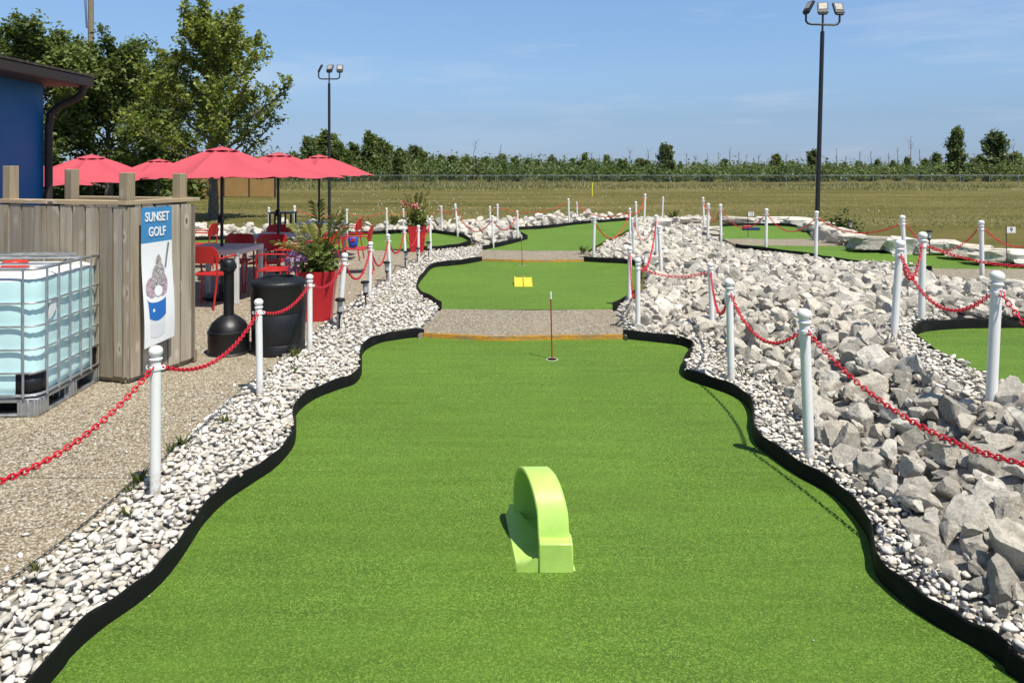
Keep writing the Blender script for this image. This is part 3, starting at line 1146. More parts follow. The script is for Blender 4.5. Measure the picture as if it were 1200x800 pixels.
# grit, chips and leaf scraps on the turf
nL = 60
Xs = rng.uniform(-2, 2.2, nL)
Ys = 2.4+6*rng.uniform(0, 1, nL)**1.3
k = inpoly(GREENS[0][1], Xs, Ys) & ((distpoly(GREENS[0][1], Xs, Ys) < .3) | (rng.uniform(size=nL) < .4))
Xs, Ys = Xs[k], Ys[k]
v, f, t = pebble_cloud(Xs, Ys, rng.uniform(.0025, .006, len(Xs)), np.zeros(len(Xs)), I1)
v[:, 2] -= np.repeat(terrain0(Xs, Ys)-.004, len(I1[0]))
tag(np_mesh('grit', v, f, M['pebble'], t), 'a few stone chips and scraps scattered over the nearest green', 'grit', kind='stuff')

# riprap: broken limestone
def rock_shape(src, seed, rough=.03, cuts=16):
    g = np.random.default_rng(seed)
    v, f = src
    v = v.copy()
    st = np.array([1.0, g.uniform(.62, .95), g.uniform(.5, .78)])
    v *= st
    for _ in range(cuts):
        n = g.normal(size=3)
        n /= np.linalg.norm(n)
        ext = (v @ n).max()
        d = ext*g.uniform(.46, .84)
        h = v @ n - d
        v -= np.clip(h, 0, None)[:, None]*n*.97
    # low frequency lumps
    for _ in range(6):
        k = g.normal(size=3)*g.uniform(2.5, 7)
        ph = g.uniform(0, 6.3)
        v += (np.sin(v @ k+ph)*rough*.55)[:, None]*v
    for fr in (9, 17, 31):
        for _ in range(5):
            k = g.normal(size=3)
            k *= fr/np.linalg.norm(k)
            v += (np.sin(v @ k+g.uniform(0, 6.3)+1.5*np.sin(v @ g.normal(size=3)*4))*rough*1.5/fr**.75)[:, None]*v
    v += g.normal(0, rough*.14, v.shape)
    v /= np.abs(v).max()
    return v, f


NV = 22
shapes_hi = [rock_shape(I4, 100+i, .035) for i in range(NV)]
shapes_lo = [rock_shape(I2, 100+i, .035, 9) for i in range(NV)]
rock_me = []
for i, (v, f) in enumerate(shapes_hi):
    oo = np_mesh('rock', v, f, M['rock'], smooth=True)
    oo.data.set_sharp_from_angle(angle=R(17))
    rock_me.append(oo.data)
    bpy.data.objects.remove(oo)


def off_posts(X, Y):
    return np.ones(X.shape, bool)


rocks = []            # x, y, size, z, variant
taken = [np.zeros((0, 3))]
def rock_pass(poly, n, lo, hi, sep, lift, edge, keep=1.0):
    xs = [p[0] for p in poly]
    ys = [p[1] for p in poly]
    X = rng.uniform(min(xs), max(xs), n)
    Y = rng.uniform(min(ys), max(ys), n)
    k = inpoly(poly, X, Y)
    X, Y = X[k], Y[k]
    k = (distpoly(poly, X, Y) > edge*rng.uniform(.3, 1, len(X))) & off_greens(X, Y, .03+edge)
    X, Y = X[k], Y[k]
    s = lo+(hi-lo)*rng.beta(1.5, 2.2, len(X))
    ex = taken[0]
    out = []
    grid = {}
    def put(x, y, q):
        grid.setdefault((int(x//.5), int(y//.5)), []).append((x, y, q))
    for e in ex:
        put(*e)
    for x, y, q in zip(X, Y, s):
        a, b = int(x//.5), int(y//.5)
        ok = True
        for da in (-1, 0, 1):
            for db in (-1, 0, 1):
                for (ex_, ey_, eq) in grid.get((a+da, b+db), ()):
                    if (x-ex_)**2+(y-ey_)**2 < (sep*(q+eq))**2:
                        ok = False
        if ok:
            put(x, y, q)
            out.append((x, y, q))
    if out:
        out = np.array(out)
        taken[0] = np.concatenate([taken[0], out])
        z = terrain0(out[:, 0], out[:, 1])+out[:, 2]*lift+rng.uniform(-.02, .035, len(out))
        for (x, y, q), zz in zip(out, z):
            rocks.append((x, y, q, zz))


rock_pass(RIPRAP, 1300, .125, .185, .76, .24, .13)
rock_pass(RIPRAP, 9000, .085, .13, .68, .32, .09)
rock_pass(RIPRAP, 12000, .06, .09, .64, .45, .06)
rock_pass(RIPRAP, 22000, .03, .055, .62, .7, .03)
taken[0] = np.zeros((0, 3))
rock_pass(RIPRAP, 7000, .025, .06, .62, .5, .02)
taken[0] = np.zeros((0, 3))
rock_pass(RIPRAP, 5000, .03, .07, .62, .8, .04)
n_base = len(rocks)
taken[0] = np.zeros((0, 3))
rock_pass(RIPRAP, 650, .055, .12, 1.15, .8, .25)     # a loose upper layer lying on the others
n_top = len(rocks)
taken[0] = np.zeros((0, 3))
rock_pass(BERM, 2600, .11, .2, .64, .6, .12)
rock_pass(BERM, 4000, .07, .12, .62, .7, .05)
taken[0] = np.zeros((0, 3))
rock_pass(BERM, 700, .10, .2, 1.0, 1.6, .4)
rocks = np.array(rocks)
dfar = np.minimum(distpoly(GREENS[5][1], rocks[:, 0], rocks[:, 1]), distpoly(GREENS[6][1], rocks[:, 0], rocks[:, 1]))
dfar = np.minimum(dfar, distpoly(PATH3, rocks[:, 0], rocks[:, 1]))
dfar = np.minimum(dfar, distpoly(PATH4, rocks[:, 0], rocks[:, 1]))
inr = rocks[:, 0] > 4.2
low = np.clip(1-dfar/2.2, 0, 1)*inr
rocks[:, 3] -= low*.085
lay = np.zeros(len(rocks), bool)
lay[n_base:n_top] = True
keep = ~(lay & ((dfar < 2.5) & inr | (rocks[:, 1] > 12))) & ~((low > .3) & (rocks[:, 2] > .13))
rocks = rocks[keep]
# how large each one shows in the photograph
pxx = 600+F*rocks[:, 0]/np.maximum(rocks[:, 1], .3)
pyy = HY+F*(CH-rocks[:, 3])/np.maximum(rocks[:, 1], .3)
show = rocks[:, 2]/rocks[:, 1]
vis = (pxx > -20) & (pxx < 1215) & (pyy < 830) & (rocks[:, 1] > 1)
order = np.argsort(-np.where(vis, show, 0))
big = order[:298]
rest = order[298:]
isb = inpoly(BERM, rocks[:, 0], rocks[:, 1])
RG = 'broken limestone rocks of the riprap bed'
for k, i in enumerate(big):
    x, y, q, z = rocks[i]
    ro = bpy.data.objects.new('limestone_rock', rock_me[int(rng.integers(NV))])
    COL.objects.link(ro)
    ro.location = (x, y, z)
    ro.rotation_euler = (rng.normal(0, .4), rng.normal(0, .4), rng.uniform(0, 6.28))
    ro.scale = tuple(q*rng.uniform(.88, 1.15, 3))
    tag(ro, 'grey angular limestone rock lying in the riprap bed right of the big green', 'rock', RG)
VV, FF, TT = [], [], []
off = 0
for i in rest:
    x, y, q, z = rocks[i]
    v, f = shapes_lo[int(rng.integers(NV))]
    e = np.array(Euler((rng.normal(0, .5), rng.normal(0, .5), rng.uniform(0, 6.28))).to_matrix())
    vv = (v*rng.uniform(.85, 1.15, 3)*q) @ e.T+np.array([x, y, z])
    VV.append(vv)
    FF.append(f+off)
    TT.append(np.full(len(v), rng.uniform()))
    off += len(v)
o = np_mesh('riprap', np.concatenate(VV), np.concatenate(FF), M['rockfill'], np.concatenate(TT))
o.data.set_sharp_from_angle(angle=R(26))
tag(o, 'smaller and farther broken limestone filling the riprap bed and far rock berm', 'rocks', kind='stuff')

# one squarish rock against the raised green's post
sq = bpy.data.objects.new('limestone_rock', rock_me[3])
COL.objects.link(sq)
x_, y_ = P(1180, 470, .5)
sq.location = (x_, y_, .5)
sq.rotation_euler = (.2, 1.3, .4)
sq.scale = (.14, .13, .13)
tag(sq, 'single squarish pale rock leaning on the post in front of the raised right green', 'rock')
print('rocks', len(rocks))

# limestone blocks (hewn, behind the far right greens)
def block(pxx_, pyy_, z, size, rz, label):
    x, y = P(pxx_, pyy_, z)
    mb = MB()
    vb, fb = I4
    g = np.random.default_rng(int(pxx_*7+pyy_))
    v = np.sign(vb)*np.abs(vb)**.3
    v = v/np.abs(v).max()
    for _ in range(9):
        n_ = g.normal(size=3)
        n_ /= np.linalg.norm(n_)
        d_ = (v @ n_).max()*g.uniform(.72, .95)
        v = v-np.clip(v @ n_-d_, 0, None)[:, None]*n_
    for fr in (4, 9, 17, 30):
        for _ in range(4):
            k = g.normal(size=3)
            k *= fr/np.linalg.norm(k)
            v = v*(1+(.09/fr**.7)*np.sin(v @ k+g.uniform(0, 6.3)))[:, None]
    v += g.normal(0, .008, v.shape)
    size = (size[0], size[1], size[2]*.82)
    v = v*np.array(size)/2
    o = np_mesh('limestone_block', v, fb, M['rockblock'], smooth=True)
    o.data.set_sharp_from_angle(angle=R(22))
    o.location = (x, y+size[1]/2+.04, z+size[2]/2-.05)
    o.rotation_euler = (g.normal(0, .03), g.normal(0, .03), rz)
    tag(o, label, 'stone block', 'limestone blocks behind the far greens')


block(1030, 292.5, .28, (.85, .5, .34), .1, 'pale long limestone block at the left end of the wall by narrow green')
block(1068, 294.5, .28, (.75, .5, .36), -.05, 'dark fronted limestone block with cracks behind the two near posts')
block(1107, 295.5, .28, (.85, .55, .30), -.15, 'low limestone block just right of the dark solar light')
block(1147, 302, .28, (.75, .5, .33), -.4, 'pale limestone block behind the lone far right post')
block(1184, 307, .30, (.9, .5, .30), -.25, 'limestone block beneath the hole nine flag')
block(1225, 309, .30, (.9, .5, .30), -.2, 'limestone block cut by the right edge of the photo')
block(993, 283.5, .25, (.6, .5, .40), .5, 'upright pale limestone block below the green shrub')
block(1008, 287, .25, (.55, .45, .30), -.2, 'small dark limestone block at the bend of the narrow green')
block(973, 281, .22, (.5, .5, .42), .3, 'rough grey limestone block beside the tall lamp pole')
block(965, 271, .2, (.85, .6, .36), .2, 'broad flat topped limestone block left of the shrub')
block(940, 264.5, .18, (.8, .6, .34), 0, 'squared limestone block behind the back corner of small far green')
block(912, 262.8, .18, (1.0, .6, .30), .1, 'long limestone block along the back of the small far green')
block(872, 262.2, .18, (1.1, .6, .28), -.1, 'cream limestone block behind the hole twelve flag')
block(808, 262, .2, (.75, .9, .28), .1, 'flat white slab of limestone atop the riprap')
block(778, 265, .2, (.6, .6, .30), -.3, 'dark sided limestone block left of the flat white slab')
for k, (yy, zz) in enumerate(((281, .12), (274.5, .2), (268.5, .28))):
    block(839, yy, zz, (.42, .5, .12), 0, ('lowest', 'middle', 'highest')[k] + ' slab of the little stone steps beside the far green')

# ------------------------------------------------------------------ white chain posts
def make_post():
    root = empty('chain_post', (0, 0, 0))
    mb = MB()
    mb.lathe([(.031, -.12), (.031, .80)], 20)
    mb.build('shaft', M['white'], root)
    mb = MB()
    mb.lathe([(.031, .80), (.037, .802), (.039, .808), (.037, .815), (.028, .818), (.026, .823), (.032, .829), (.038, .838), (.041, .850), (.0405, .862), (.036, .873), (.026, .883), (.012, .888), (0, .889)], 20)
    mb.build('ball_cap', M['white'], root, smooth=60)
    mb = MB()
    mb.lathe([(.0315, .742), (.036, .744), (.036, .762), (.0315, .764)], 20)
    mb.build('collar', M['white'], root)
    for s in (-1, 1):
        mb = MB()
        mb.tube([(s*.034, 0, .752), (s*.046, 0, .745), (s*.056, 0, .752), (s*.056, 0, .764), (s*.047, 0, .770), (s*.041, 0, .764)], .0045, 6)
        mb.build('hook', M['white'], root)
    return root


POST = {}
proto_post = None
def post(key, top, bot, label, z=None, Y=None, hookdir=0.0):
    """top and bottom pixels of a post; z = height of its foot (None: on the terrain)"""
    global proto_post
    zz = .05 if z is None else z
    for _ in range(8):
        x, y = P(bot[0], bot[1], zz)
        if z is None:
            zz = T(x, y)
    h = (bot[1]-top[1])*y/F
    lean = math.atan2(top[0]-bot[0], bot[1]-top[1])
    if proto_post is None:
        proto_post = make_post()
        o = proto_post
    else:
        o = dup(proto_post)
    o.location = (x, y, zz)
    s = h/.889
    o.scale = (s, s, s)
    o.rotation_euler = (random.uniform(-.02, .02), lean, hookdir)
    tag(o, label, 'post', 'white posts carrying the chains')
    m = Euler(o.rotation_euler).to_matrix()
    hp = Vector(o.location)+m @ Vector((0, 0, .755*s))
    POST[key] = (hp, s)
    return o


post('L0', (-80, 560), (-80, 850), 'white chain post just outside the left edge near the water tote', z=.07) if False else None
post('L1', (182, 405), (182, 577), 'nearest white post on the left gravel strip, in front of the sunset golf banner', z=.08)
post('L2', (302.5, 350), (304.5, 462), 'second nearest white post on the left, in front of black barrel', z=.07)
post('L3', (363, 321), (363, 412), 'white post standing against the right side of the black barrel', z=.07)
post('L4', (404, 296), (397, 384), 'leaning white post beside the nearer red planter and a solar light', z=.06)
post('L5', (434.3, 283), (433, 350), 'white post beside solar light, next after the leaning one at the planter', z=.06)
post('L6', (454.7, 274), (457, 331), 'white post in the left row below the red chair with blue bag', z=.06)
post('L7', (473.3, 266), (475.5, 313), 'white post just left of the farther red planter', z=.06)
post('L8', (490.4, 263.7), (490.4, 307.5), 'white post right in front of the farther red planter', z=.06)
post('L9', (503.7, 256.3), (504.8, 297.5), 'last white post of the patio row, right of the farther red planter', z=.06)
post('B0', (315, 243), (315.5, 274), 'white post on the far rock berm just left of the middle umbrella pole', z=.1)
post('B1', (345, 241), (346, 274), 'white post on the far rock berm between middle and far umbrella poles', z=.1)
post('G', (406, 245), (407, 274), 'white far post behind the chair holding the blue bag', z=.1)
post('H', (453, 243.5), (453.5, 273.5), 'white far post behind the patio green, midway between chair and planter', z=.1)
post('J', (472.7, 244.5), (473, 272), 'white far post whose top shows beside pink flowers of the farther planter', z=.1)
post('K', (517, 241), (518, 272), 'thin white far post just right of the farther planter', z=.1)
post('Lx', (533.3, 239), (536.5, 275), 'tilted white post at the back corner of the patio green', z=.1)
post('Mx', (574, 241.5), (575, 268), 'white far post partly hidden behind the taller post on the rock spit', z=.1)
post('N', (577, 252.5), (578, 289.5), 'white post on the rock spit at the front left of the third green', z=.11)
post('O', (583, 239), (583.3, 268.5), 'white far post standing behind the rock spit of third green', z=.1)
post('Px', (606, 246.7), (607, 280), 'white post at the left edge of the third green', z=.1)
post('Q', (666, 232.5), (667, 264), 'white post at the back edge of the third green, taller of a pair', z=.08)
post('Rx', (676, 236.7), (676.5, 259), 'small white post on the berm behind the third green, shorter of a pair', z=.08)
post('Sx', (696.7, 253), (695.5, 303), 'white post at the right end of the walk before third green', z=.09)
post('T1', (738, 243.6), (738.5, 278), 'white post at the right side of third green, farthest of three in line', z=.12)
post('T2', (741, 255), (743, 296), 'white post in the rocks right behind the pair at the yellow ramp green', z=.12)
post('U', (745, 236), (746, 269), 'white far post on the rocks left of the tallest far one', z=.12)
post('V', (756, 227), (755, 259.5), 'white far post rising highest on the rock bank, against the dry field', z=.1)
post('W', (777, 230.6), (776, 257), 'short white post alone at the far edge of the rock bank', z=.1)
post('X', (769, 251.5), (769.7, 300), 'white post mid rock bank, standing close behind a nearer leaning one', z=.12)
post('Y', (772, 264), (775, 323), 'leaning white post among the rocks right of the yellow ramp green', z=.1)
post('Z', (738, 288.7), (737.5, 358), 'white post at the right edging of the yellow ramp green', z=.06)
post('AA', (747.5, 302), (747.5, 386), 'white post behind the right end of orange board at nearest green', z=.06)
post('AB', (832, 307), (835, 389), 'white post in rocks right of the nearest green, beyond the closer wavy edging', z=.06)
post('AC', (855, 327), (857, 446), 'white post at the edging bulge halfway along the nearest green right side', z=.06)
post('AD', (943.5, 362), (948.5, 537), 'nearest white post on the right edging of the big green', z=.06)
post('AE', (824, 231), (825, 264), 'white far post at the head of the little stone steps', z=.2)
post('AF', (830, 238), (829.5, 280), 'white post left of the little stone steps', z=.15)
post('AG', (844.4, 239), (845, 283), 'white post right of the little stone steps, at small far green corner', z=.16)
post('AH', (898.4, 244.3), (897.7, 292), 'white post standing before the middle of the small far right green', z=.17)
post('AI', (957, 247), (956, 304), 'white post directly below the tall right lamp pole', z=.22)
post('AJ', (1057.5, 252), (1061, 322), 'white post between riprap and the limestone wall, behind two nearer ones', z=.26)
post('AK', (1055.4, 280.6), (1047, 403), 'leaning white post left of the raised right green corner', z=.40)
post('AL', (1080.7, 271.5), (1079.7, 381), 'upright white post behind the back corner of the raised right green', z=.41)
post('AM', (1149.6, 258), (1151, 329), 'white post on the gravel walk at far right', z=.26)
post('AN', (1170, 317), (1160.5, 490), 'nearest white post at far right, in front of the raised green', z=.39)


# ------------------------------------------------------------------ chains
def link_mesh(n, m, r, a, b):
    vs, fs = [], []
    pts = []
    for i in range(n):
        t = 2*PI*i/n
        c, s_ = math.cos(t), math.sin(t)
        x = math.copysign(abs(c)**.8, c)*a
        y = math.copysign(abs(s_)**.8, s_)*b
        pts.append(Vector((x, y, 0)))
    for i in range(n):
        d = (pts[(i+1) % n]-pts[i-1]).normalized()
        w = Vector((0, 0, 1)).cross(d)
        for j in range(m):
            t = 2*PI*j/m
            vs.append(pts[i]+w*math.cos(t)*r+Vector((0, 0, 1))*math.sin(t)*r)
    for i in range(n):
        for j in range(m):
            fs.append((i*m+j, ((i+1) % n)*m+j, ((i+1) % n)*m+(j+1) % m, i*m+(j+1) % m))
    return np.array([v[:] for v in vs]), np.array(fs)


LK = [link_mesh(14, 6, .0042, .021, .0125), link_mesh(10, 5, .0046, .021, .0125), link_mesh(6, 4, .0044, .0225, .0125)]


def chain(a, b, sag, label, mat='chain', name='barrier_chain'):
    pa = POST[a][0] if isinstance(a, str) else Vector(a)
    pb = POST[b][0] if isinstance(b, str) else Vector(b)
    pa, pb = pa.copy(), pb.copy()
    d = (pb-pa)
    d.z = 0
    d = d.normalized()
    pa += d*.045
    pb -= d*.045
    mid = (pa+pb)/2
    n0 = 120
    ts = np.linspace(0, 1, n0)
    A, B = np.array(pa), np.array(pb)
    pts = A[None]*(1-ts)[:, None]+B[None]*ts[:, None]
    pts[:, 2] -= sag*4*ts*(1-ts)
    seg = np.linalg.norm(np.diff(pts, axis=0), axis=1)
    s = np.concatenate([[0], np.cumsum(seg)])
    n = max(4, int(s[-1]/.0335))
    ss = np.linspace(0, s[-1], n)
    C_ = np.stack([np.interp(ss, s, pts[:, k]) for k in range(3)], -1)
    D_ = np.gradient(C_, axis=0)
    lod = 0 if min(pa.y, pb.y) < 6 else (1 if min(pa.y, pb.y) < 11 else 2)
    lv, lf = LK[lod]
    VV, FF = [], []
    for i in range(n):
        t = D_[i]/np.linalg.norm(D_[i])
        side = np.cross(t, [0, 0, 1.0])
        side /= np.linalg.norm(side)
        up = np.cross(side, t)
        ang = (PI/4 if i % 2 else -PI/4)+random.uniform(-.18, .18)
        u = side*math.cos(ang)+up*math.sin(ang)
        w = np.cross(t, u)
        VV.append(lv @ np.stack([t, u, w])+C_[i]-np.array(mid))
        FF.append(lf+i*len(lv))
    o = np_mesh(name, np.concatenate(VV), np.concatenate(FF), M[mat])
    o.location = mid
    return tag(o, label, 'chain', 'red chains between the posts')


chain('L1', (-2.12, 2.3, .84), .20, 'red chain in the left foreground, falling from the nearest left post out of frame')
chain('L1', 'L2', .17, 'red chain between the two nearest posts of the left row')
chain('L2', 'L3', .10, 'red chain crossing in front of the black barrel')
chain('L3', 'L4', .12, 'red chain crossing in front of the nearer red planter')
chain('L4', 'L5', .28, 'red chain between the leaning post and the next, below the blue bag chair')
chain('L5', 'L6', .30, 'red chain hanging low behind the second solar light')
chain('L6', 'L7', .28, 'red chain left of the farther red planter')
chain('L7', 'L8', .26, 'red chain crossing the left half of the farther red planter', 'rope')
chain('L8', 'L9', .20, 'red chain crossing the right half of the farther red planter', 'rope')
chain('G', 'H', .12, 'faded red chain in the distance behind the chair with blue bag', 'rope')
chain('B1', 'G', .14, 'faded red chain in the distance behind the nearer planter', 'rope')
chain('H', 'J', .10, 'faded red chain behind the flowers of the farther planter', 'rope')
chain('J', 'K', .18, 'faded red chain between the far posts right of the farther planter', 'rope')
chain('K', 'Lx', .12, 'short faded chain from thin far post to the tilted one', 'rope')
chain('Lx', 'N', .42, 'red chain drooping on the rocks between patio green and rock spit', 'chain')
chain('Mx', 'O', .05, 'short faded chain between two far posts behind the rock spit', 'rope')
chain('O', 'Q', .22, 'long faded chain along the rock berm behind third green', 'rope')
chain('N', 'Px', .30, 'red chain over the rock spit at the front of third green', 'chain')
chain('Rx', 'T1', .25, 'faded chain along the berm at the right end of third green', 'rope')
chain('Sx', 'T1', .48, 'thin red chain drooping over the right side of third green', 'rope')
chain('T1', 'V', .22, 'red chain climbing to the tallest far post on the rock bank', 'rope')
chain('T2', 'X', .38, 'red chain between two posts in the middle of the rock bank', 'chain')
chain('X', 'AA', .34, 'red chain running down the bank to the post behind the orange board', 'chain')
chain('Z', 'AA', .45, 'short drooping red chain between the close pair at the yellow ramp green', 'chain')
chain('AA', 'AB', .07, 'nearly level red chain above the rocks behind nearest green', 'chain')
chain('AB', 'AC', .30, 'deep hanging red chain between the two posts at the edging bulge', 'chain')
chain('AC', 'AD', .22, 'red chain along the right edging of the big green, second from camera')
chain('AD', (2.13, 2.45, .86), .22, 'red chain leaving the right of the photo from the nearest right post')
chain('AE', 'AF', .12, 'red chain at the head of the stone steps', 'rope')
chain('AF', 'AG', .30, 'red chain hanging across the stone steps', 'chain')
chain('AG', 'AH', .36, 'red chain hanging before the small far green with flag twelve', 'chain')
chain('AH', 'AI', .30, 'red chain left of the tall right lamp pole', 'chain')
chain('AI', 'AJ', .20, 'red chain right of the tall lamp pole, before the shrub', 'chain')
chain('AJ', 'AM', .36, 'red chain in front of the limestone wall ending at the far right post', 'chain')
chain('AM', (PY(1235, 10.4), 10.4, .98), .22, 'red chain crossing the flag nine pole to the right edge', 'chain')
chain('AK', 'AL', .26, 'short red chain between leaning and upright posts left of raised green')
chain('AL', (PY(1300, 6.9), 6.9, 1.10), .15, 'long red chain over the raised green to the right edge')
chain('AK', 'AN', .26, 'red chain hanging in front of the raised right green')
chain('AN', (3.05, 3.3, 1.05), .24, 'red chain leaving the right edge beside the nearest far right post')

# ------------------------------------------------------------------ solar path lights
def make_solar():
    r = empty('solar_light', (0, 0, 0))
    MB().tube([(0, 0, -.08), (0, 0, .16)], .009, 8).build('stake', M['black'], r)
    mb = MB()
    mb.lathe([(.018, .15), (.026, .16), (.028, .175), (.028, .18)], 14)
    mb.build('lamp_base', M['black'], r)
    mb = MB()
    mb.lathe([(.024, .18), (.029, .285)], 14)
    mb.build('lens', M['glass'], r)
    mb = MB()
    mb.lathe([(.048, .285), (.05, .29), (.05, .302), (.04, .31), (0, .312)], 18)
    mb.build('cap', M['black'], r)
    return r


sol = None
def solar(b, top, label, z=.06):
    global sol
    x, y = P(b[0], b[1], z)
    h = (b[1]-top)*y/F
    if sol is None:
        sol = make_solar()
        o = sol
    else:
        o = dup(sol)
    o.location = (x, y, z)
    o.scale = (h/.312,)*3
    o.rotation_euler = (random.uniform(-.06, .06), random.uniform(-.06, .06), 0)
    tag(o, label, 'solar light', 'solar path lights along the gravel')


solar((397.5, 386), 349, 'black solar path light nearest the camera, at the leaning post')
solar((429, 361), 329, 'black solar path light beside the post after the leaning one')
solar((453.5, 331.5), 306, 'black solar path light at the post below the blue bag chair')
solar((475.5, 314), 294, 'black solar path light left of the farther red planter')
solar((489, 308), 290, 'black solar path light in front of the farther red planter')
solar((502, 302), 283, 'farthest black solar path light of the patio row')
solar((1089, 292), 270, 'dark solar light standing on the limestone wall at right', .35)
solar((996.5, 277), 258.5, 'dark solar light beside the green shrub at far right', .3)

# ------------------------------------------------------------------ green arch obstacle
def arch_obstacle():
    x, y = P(650, 664, 0)
    r = empty('arch_obstacle', (x, y, 0), 0, 'lime green plastic arch obstacle standing on the nearest green', 'golf obstacle')
    w = .150          # band width (local x), opening on the -x side
    L_, H_ = .50, .36
    n = 40
    outer, inner = [], []
    for i in range(n+1):
        t = PI*i/n
        cx_, sz_ = math.cos(t), math.sin(t)
        outer.append((L_/2-L_/2*cx_*1.0 if False else .25-.25*cx_, H_*abs(sz_)**.72))
    th = .02
    # outer band
    mb = MB()
    vs, fs = [], []
    def loop(scale, off):
        res = []
        for i in range(n+1):
            t = PI*i/n
            a = .25-off
            res.append((.25-a*math.cos(t), (H_-off)*abs(math.sin(t))**.72))
        return res
    po, pi_ = loop(1, 0), loop(1, th)
    prof = [(-w/2, 0), (-w/2+.006, -.003), (w/2-.006, -.003), (w/2, 0)]
    xs = [-w/2, -w/2+.005, w/2-.012, w/2]
    for (yo, zo), (yi, zi) in zip(po, pi_):
        cy, cz = .25, .08
        def inset(p, k):
            return (p[0]+(cy-p[0])*k, p[1]+(cz-p[1])*k)
        a0 = inset((yo, zo), .02)
        a3 = inset((yo, zo), .045)
        vs += [(xs[0], a0[0], max(a0[1], 0)), (xs[1], yo, zo), (xs[2], yo, zo), (xs[3], a3[0], max(a3[1], 0)), (xs[3]-.012, yi, zi), (xs[0], yi, zi)]
    k = 6
    for i in range(n):
        for j in range(k):
            j2 = (j+1) % k
            fs.append((i*k+j, i*k+j2, (i+1)*k+j2, (i+1)*k+j))
    mb.add(vs, fs)
    def lean(mb, k=.27, q=.03):
        mb.v = [(p[0]-k*max(p[1]-.05, 0)-q*p[2], p[1], p[2]) for p in mb.v]
        return mb
    lean(mb).build('arch_band', M['lime'], r, smooth=35)
    # closed far side wall
    mb = MB()
    vs = [(w/2-.022, p[0], p[1]) for p in pi_]+[(w/2-.012, p[0], p[1]) for p in pi_]
    m = n+1
    fs = [tuple(range(m)), tuple(range(2*m-1, m-1, -1))]+[(i, i+1, m+i+1, m+i) for i in range(n)]
    mb.add(vs, fs)
    lean(mb, .19, .08).build('side_wall', M['lime'], r, smooth=30)
    # front foot block
    mb = MB()
    mb.box((.004, .0, .066), (w+.016, .11, .14), taper=.95)
    mb.build('foot', M['lime'], r, bevel=.007)
    # floor plate flaring out on the open side, with a raised lip curving round the pocket
    mb = MB()
    vs, fs = [], []
    m = 22
    for i in range(m+1):
        t = i/m
        yy = -.045+.57*t
        bulge = math.sin(PI*t)
        xo = -w/2-.105-.06*t
        xi = -w/2-.115*t+.085*bulge-.004
        xo = min(xo, xi-.03)
        xr = w/2-.012-.22*max(yy-.05, 0)
        vs += [(xo, yy, 0), (xo+.003, yy, .006), (xi-.02, yy, .016+.05*(1-bulge)**2), (xi, yy, .014+.05*(1-bulge)**2), (xi+.004, yy, .004), (xr, yy, .004), (xr, yy, 0)]
    for i in range(m):
        for j in range(7):
            fs.append((i*7+j, i*7+(j+1) % 7, (i+1)*7+(j+1) % 7, (i+1)*7+j))
    fs += [tuple(range(7)), tuple(m*7+j for j in range(6, -1, -1))]
    mb.add(vs, fs)
    mb.build('skirt', M['lime'], r, smooth=45)
    mb = MB()
    mb.prism([(w/2, -.04), (w/2+.02, -.05), (w/2-.02, .5), (w/2-.06, .5)], 0, .012)
    mb.add([(w/2-.01, .12, .01), (w/2+.014, .12, .01), (w/2+.004, .24, .01), (w/2-.02, .24, .01), (w/2+.002, .15, .085), (w/2+.010, .15, .085), (w/2+.004, .22, .085), (w/2-.004, .22, .085)],
           [(3, 2, 1, 0), (4, 5, 6, 7), (0, 1, 5, 4), (1, 2, 6, 5), (2, 3, 7, 6), (3, 0, 4, 7)])
    mb.build('flange', M['lime'], r, bevel=.003)


arch_obstacle()

# yellow double ramp
x, y = P(613.5, 336, Z2)
r = empty('ramp_obstacle', (x, y, Z2), 0, 'small yellow double ramp obstacle in the middle of the second green', 'golf obstacle')
for s in (-1, 1):
    mb = MB()
    a, b_ = (s*.006, s*.140)
    hh = .085
    LL = .36
    vs = []
    for xx, lift in ((a, 0), (a+s*.012, 0), (b_-s*.012, 0), (b_, 0)):
        pass
    xs4 = [a, a+s*.016, b_-s*.016, b_]
    prof = []
    for i in range(9):
        t = i/8
        yy = LL*t
        zc = .008+hh*t**1.3
        for j, xx in enumerate(xs4):
            rim = .022 if j in (0, 3) else 0
            vs.append((xx, yy, zc+rim*min(1, t*2.2)))
        for xx in (xs4[3], xs4[0]):
            vs.append((xx, yy, 0))
    fs = []
    for i in range(8):
        for j in range(6):
            fs.append((i*6+j, i*6+(j+1) % 6, (i+1)*6+(j+1) % 6, (i+1)*6+j))
    fs += [tuple(range(6)), tuple(48+j for j in range(5, -1, -1))]
    mb.add(vs, fs)
    mb.build('ramp', M['yellow'], r, smooth=25)

# far obstacle: red board on navy base
x, y = P(880, 269.7, Z7)
r = empty('board_obstacle', (x, y, Z7), 0, 'low red and navy board obstacle lying on the small far green', 'golf obstacle')
MB().box((0, 0, .04), (.46, .16, .08)).build('base', M['obblue'], r, bevel=.008)
MB().box((-.1, 0, .105), (.24, .14, .05)).build('top_board', M['obred'], r, bevel=.008)


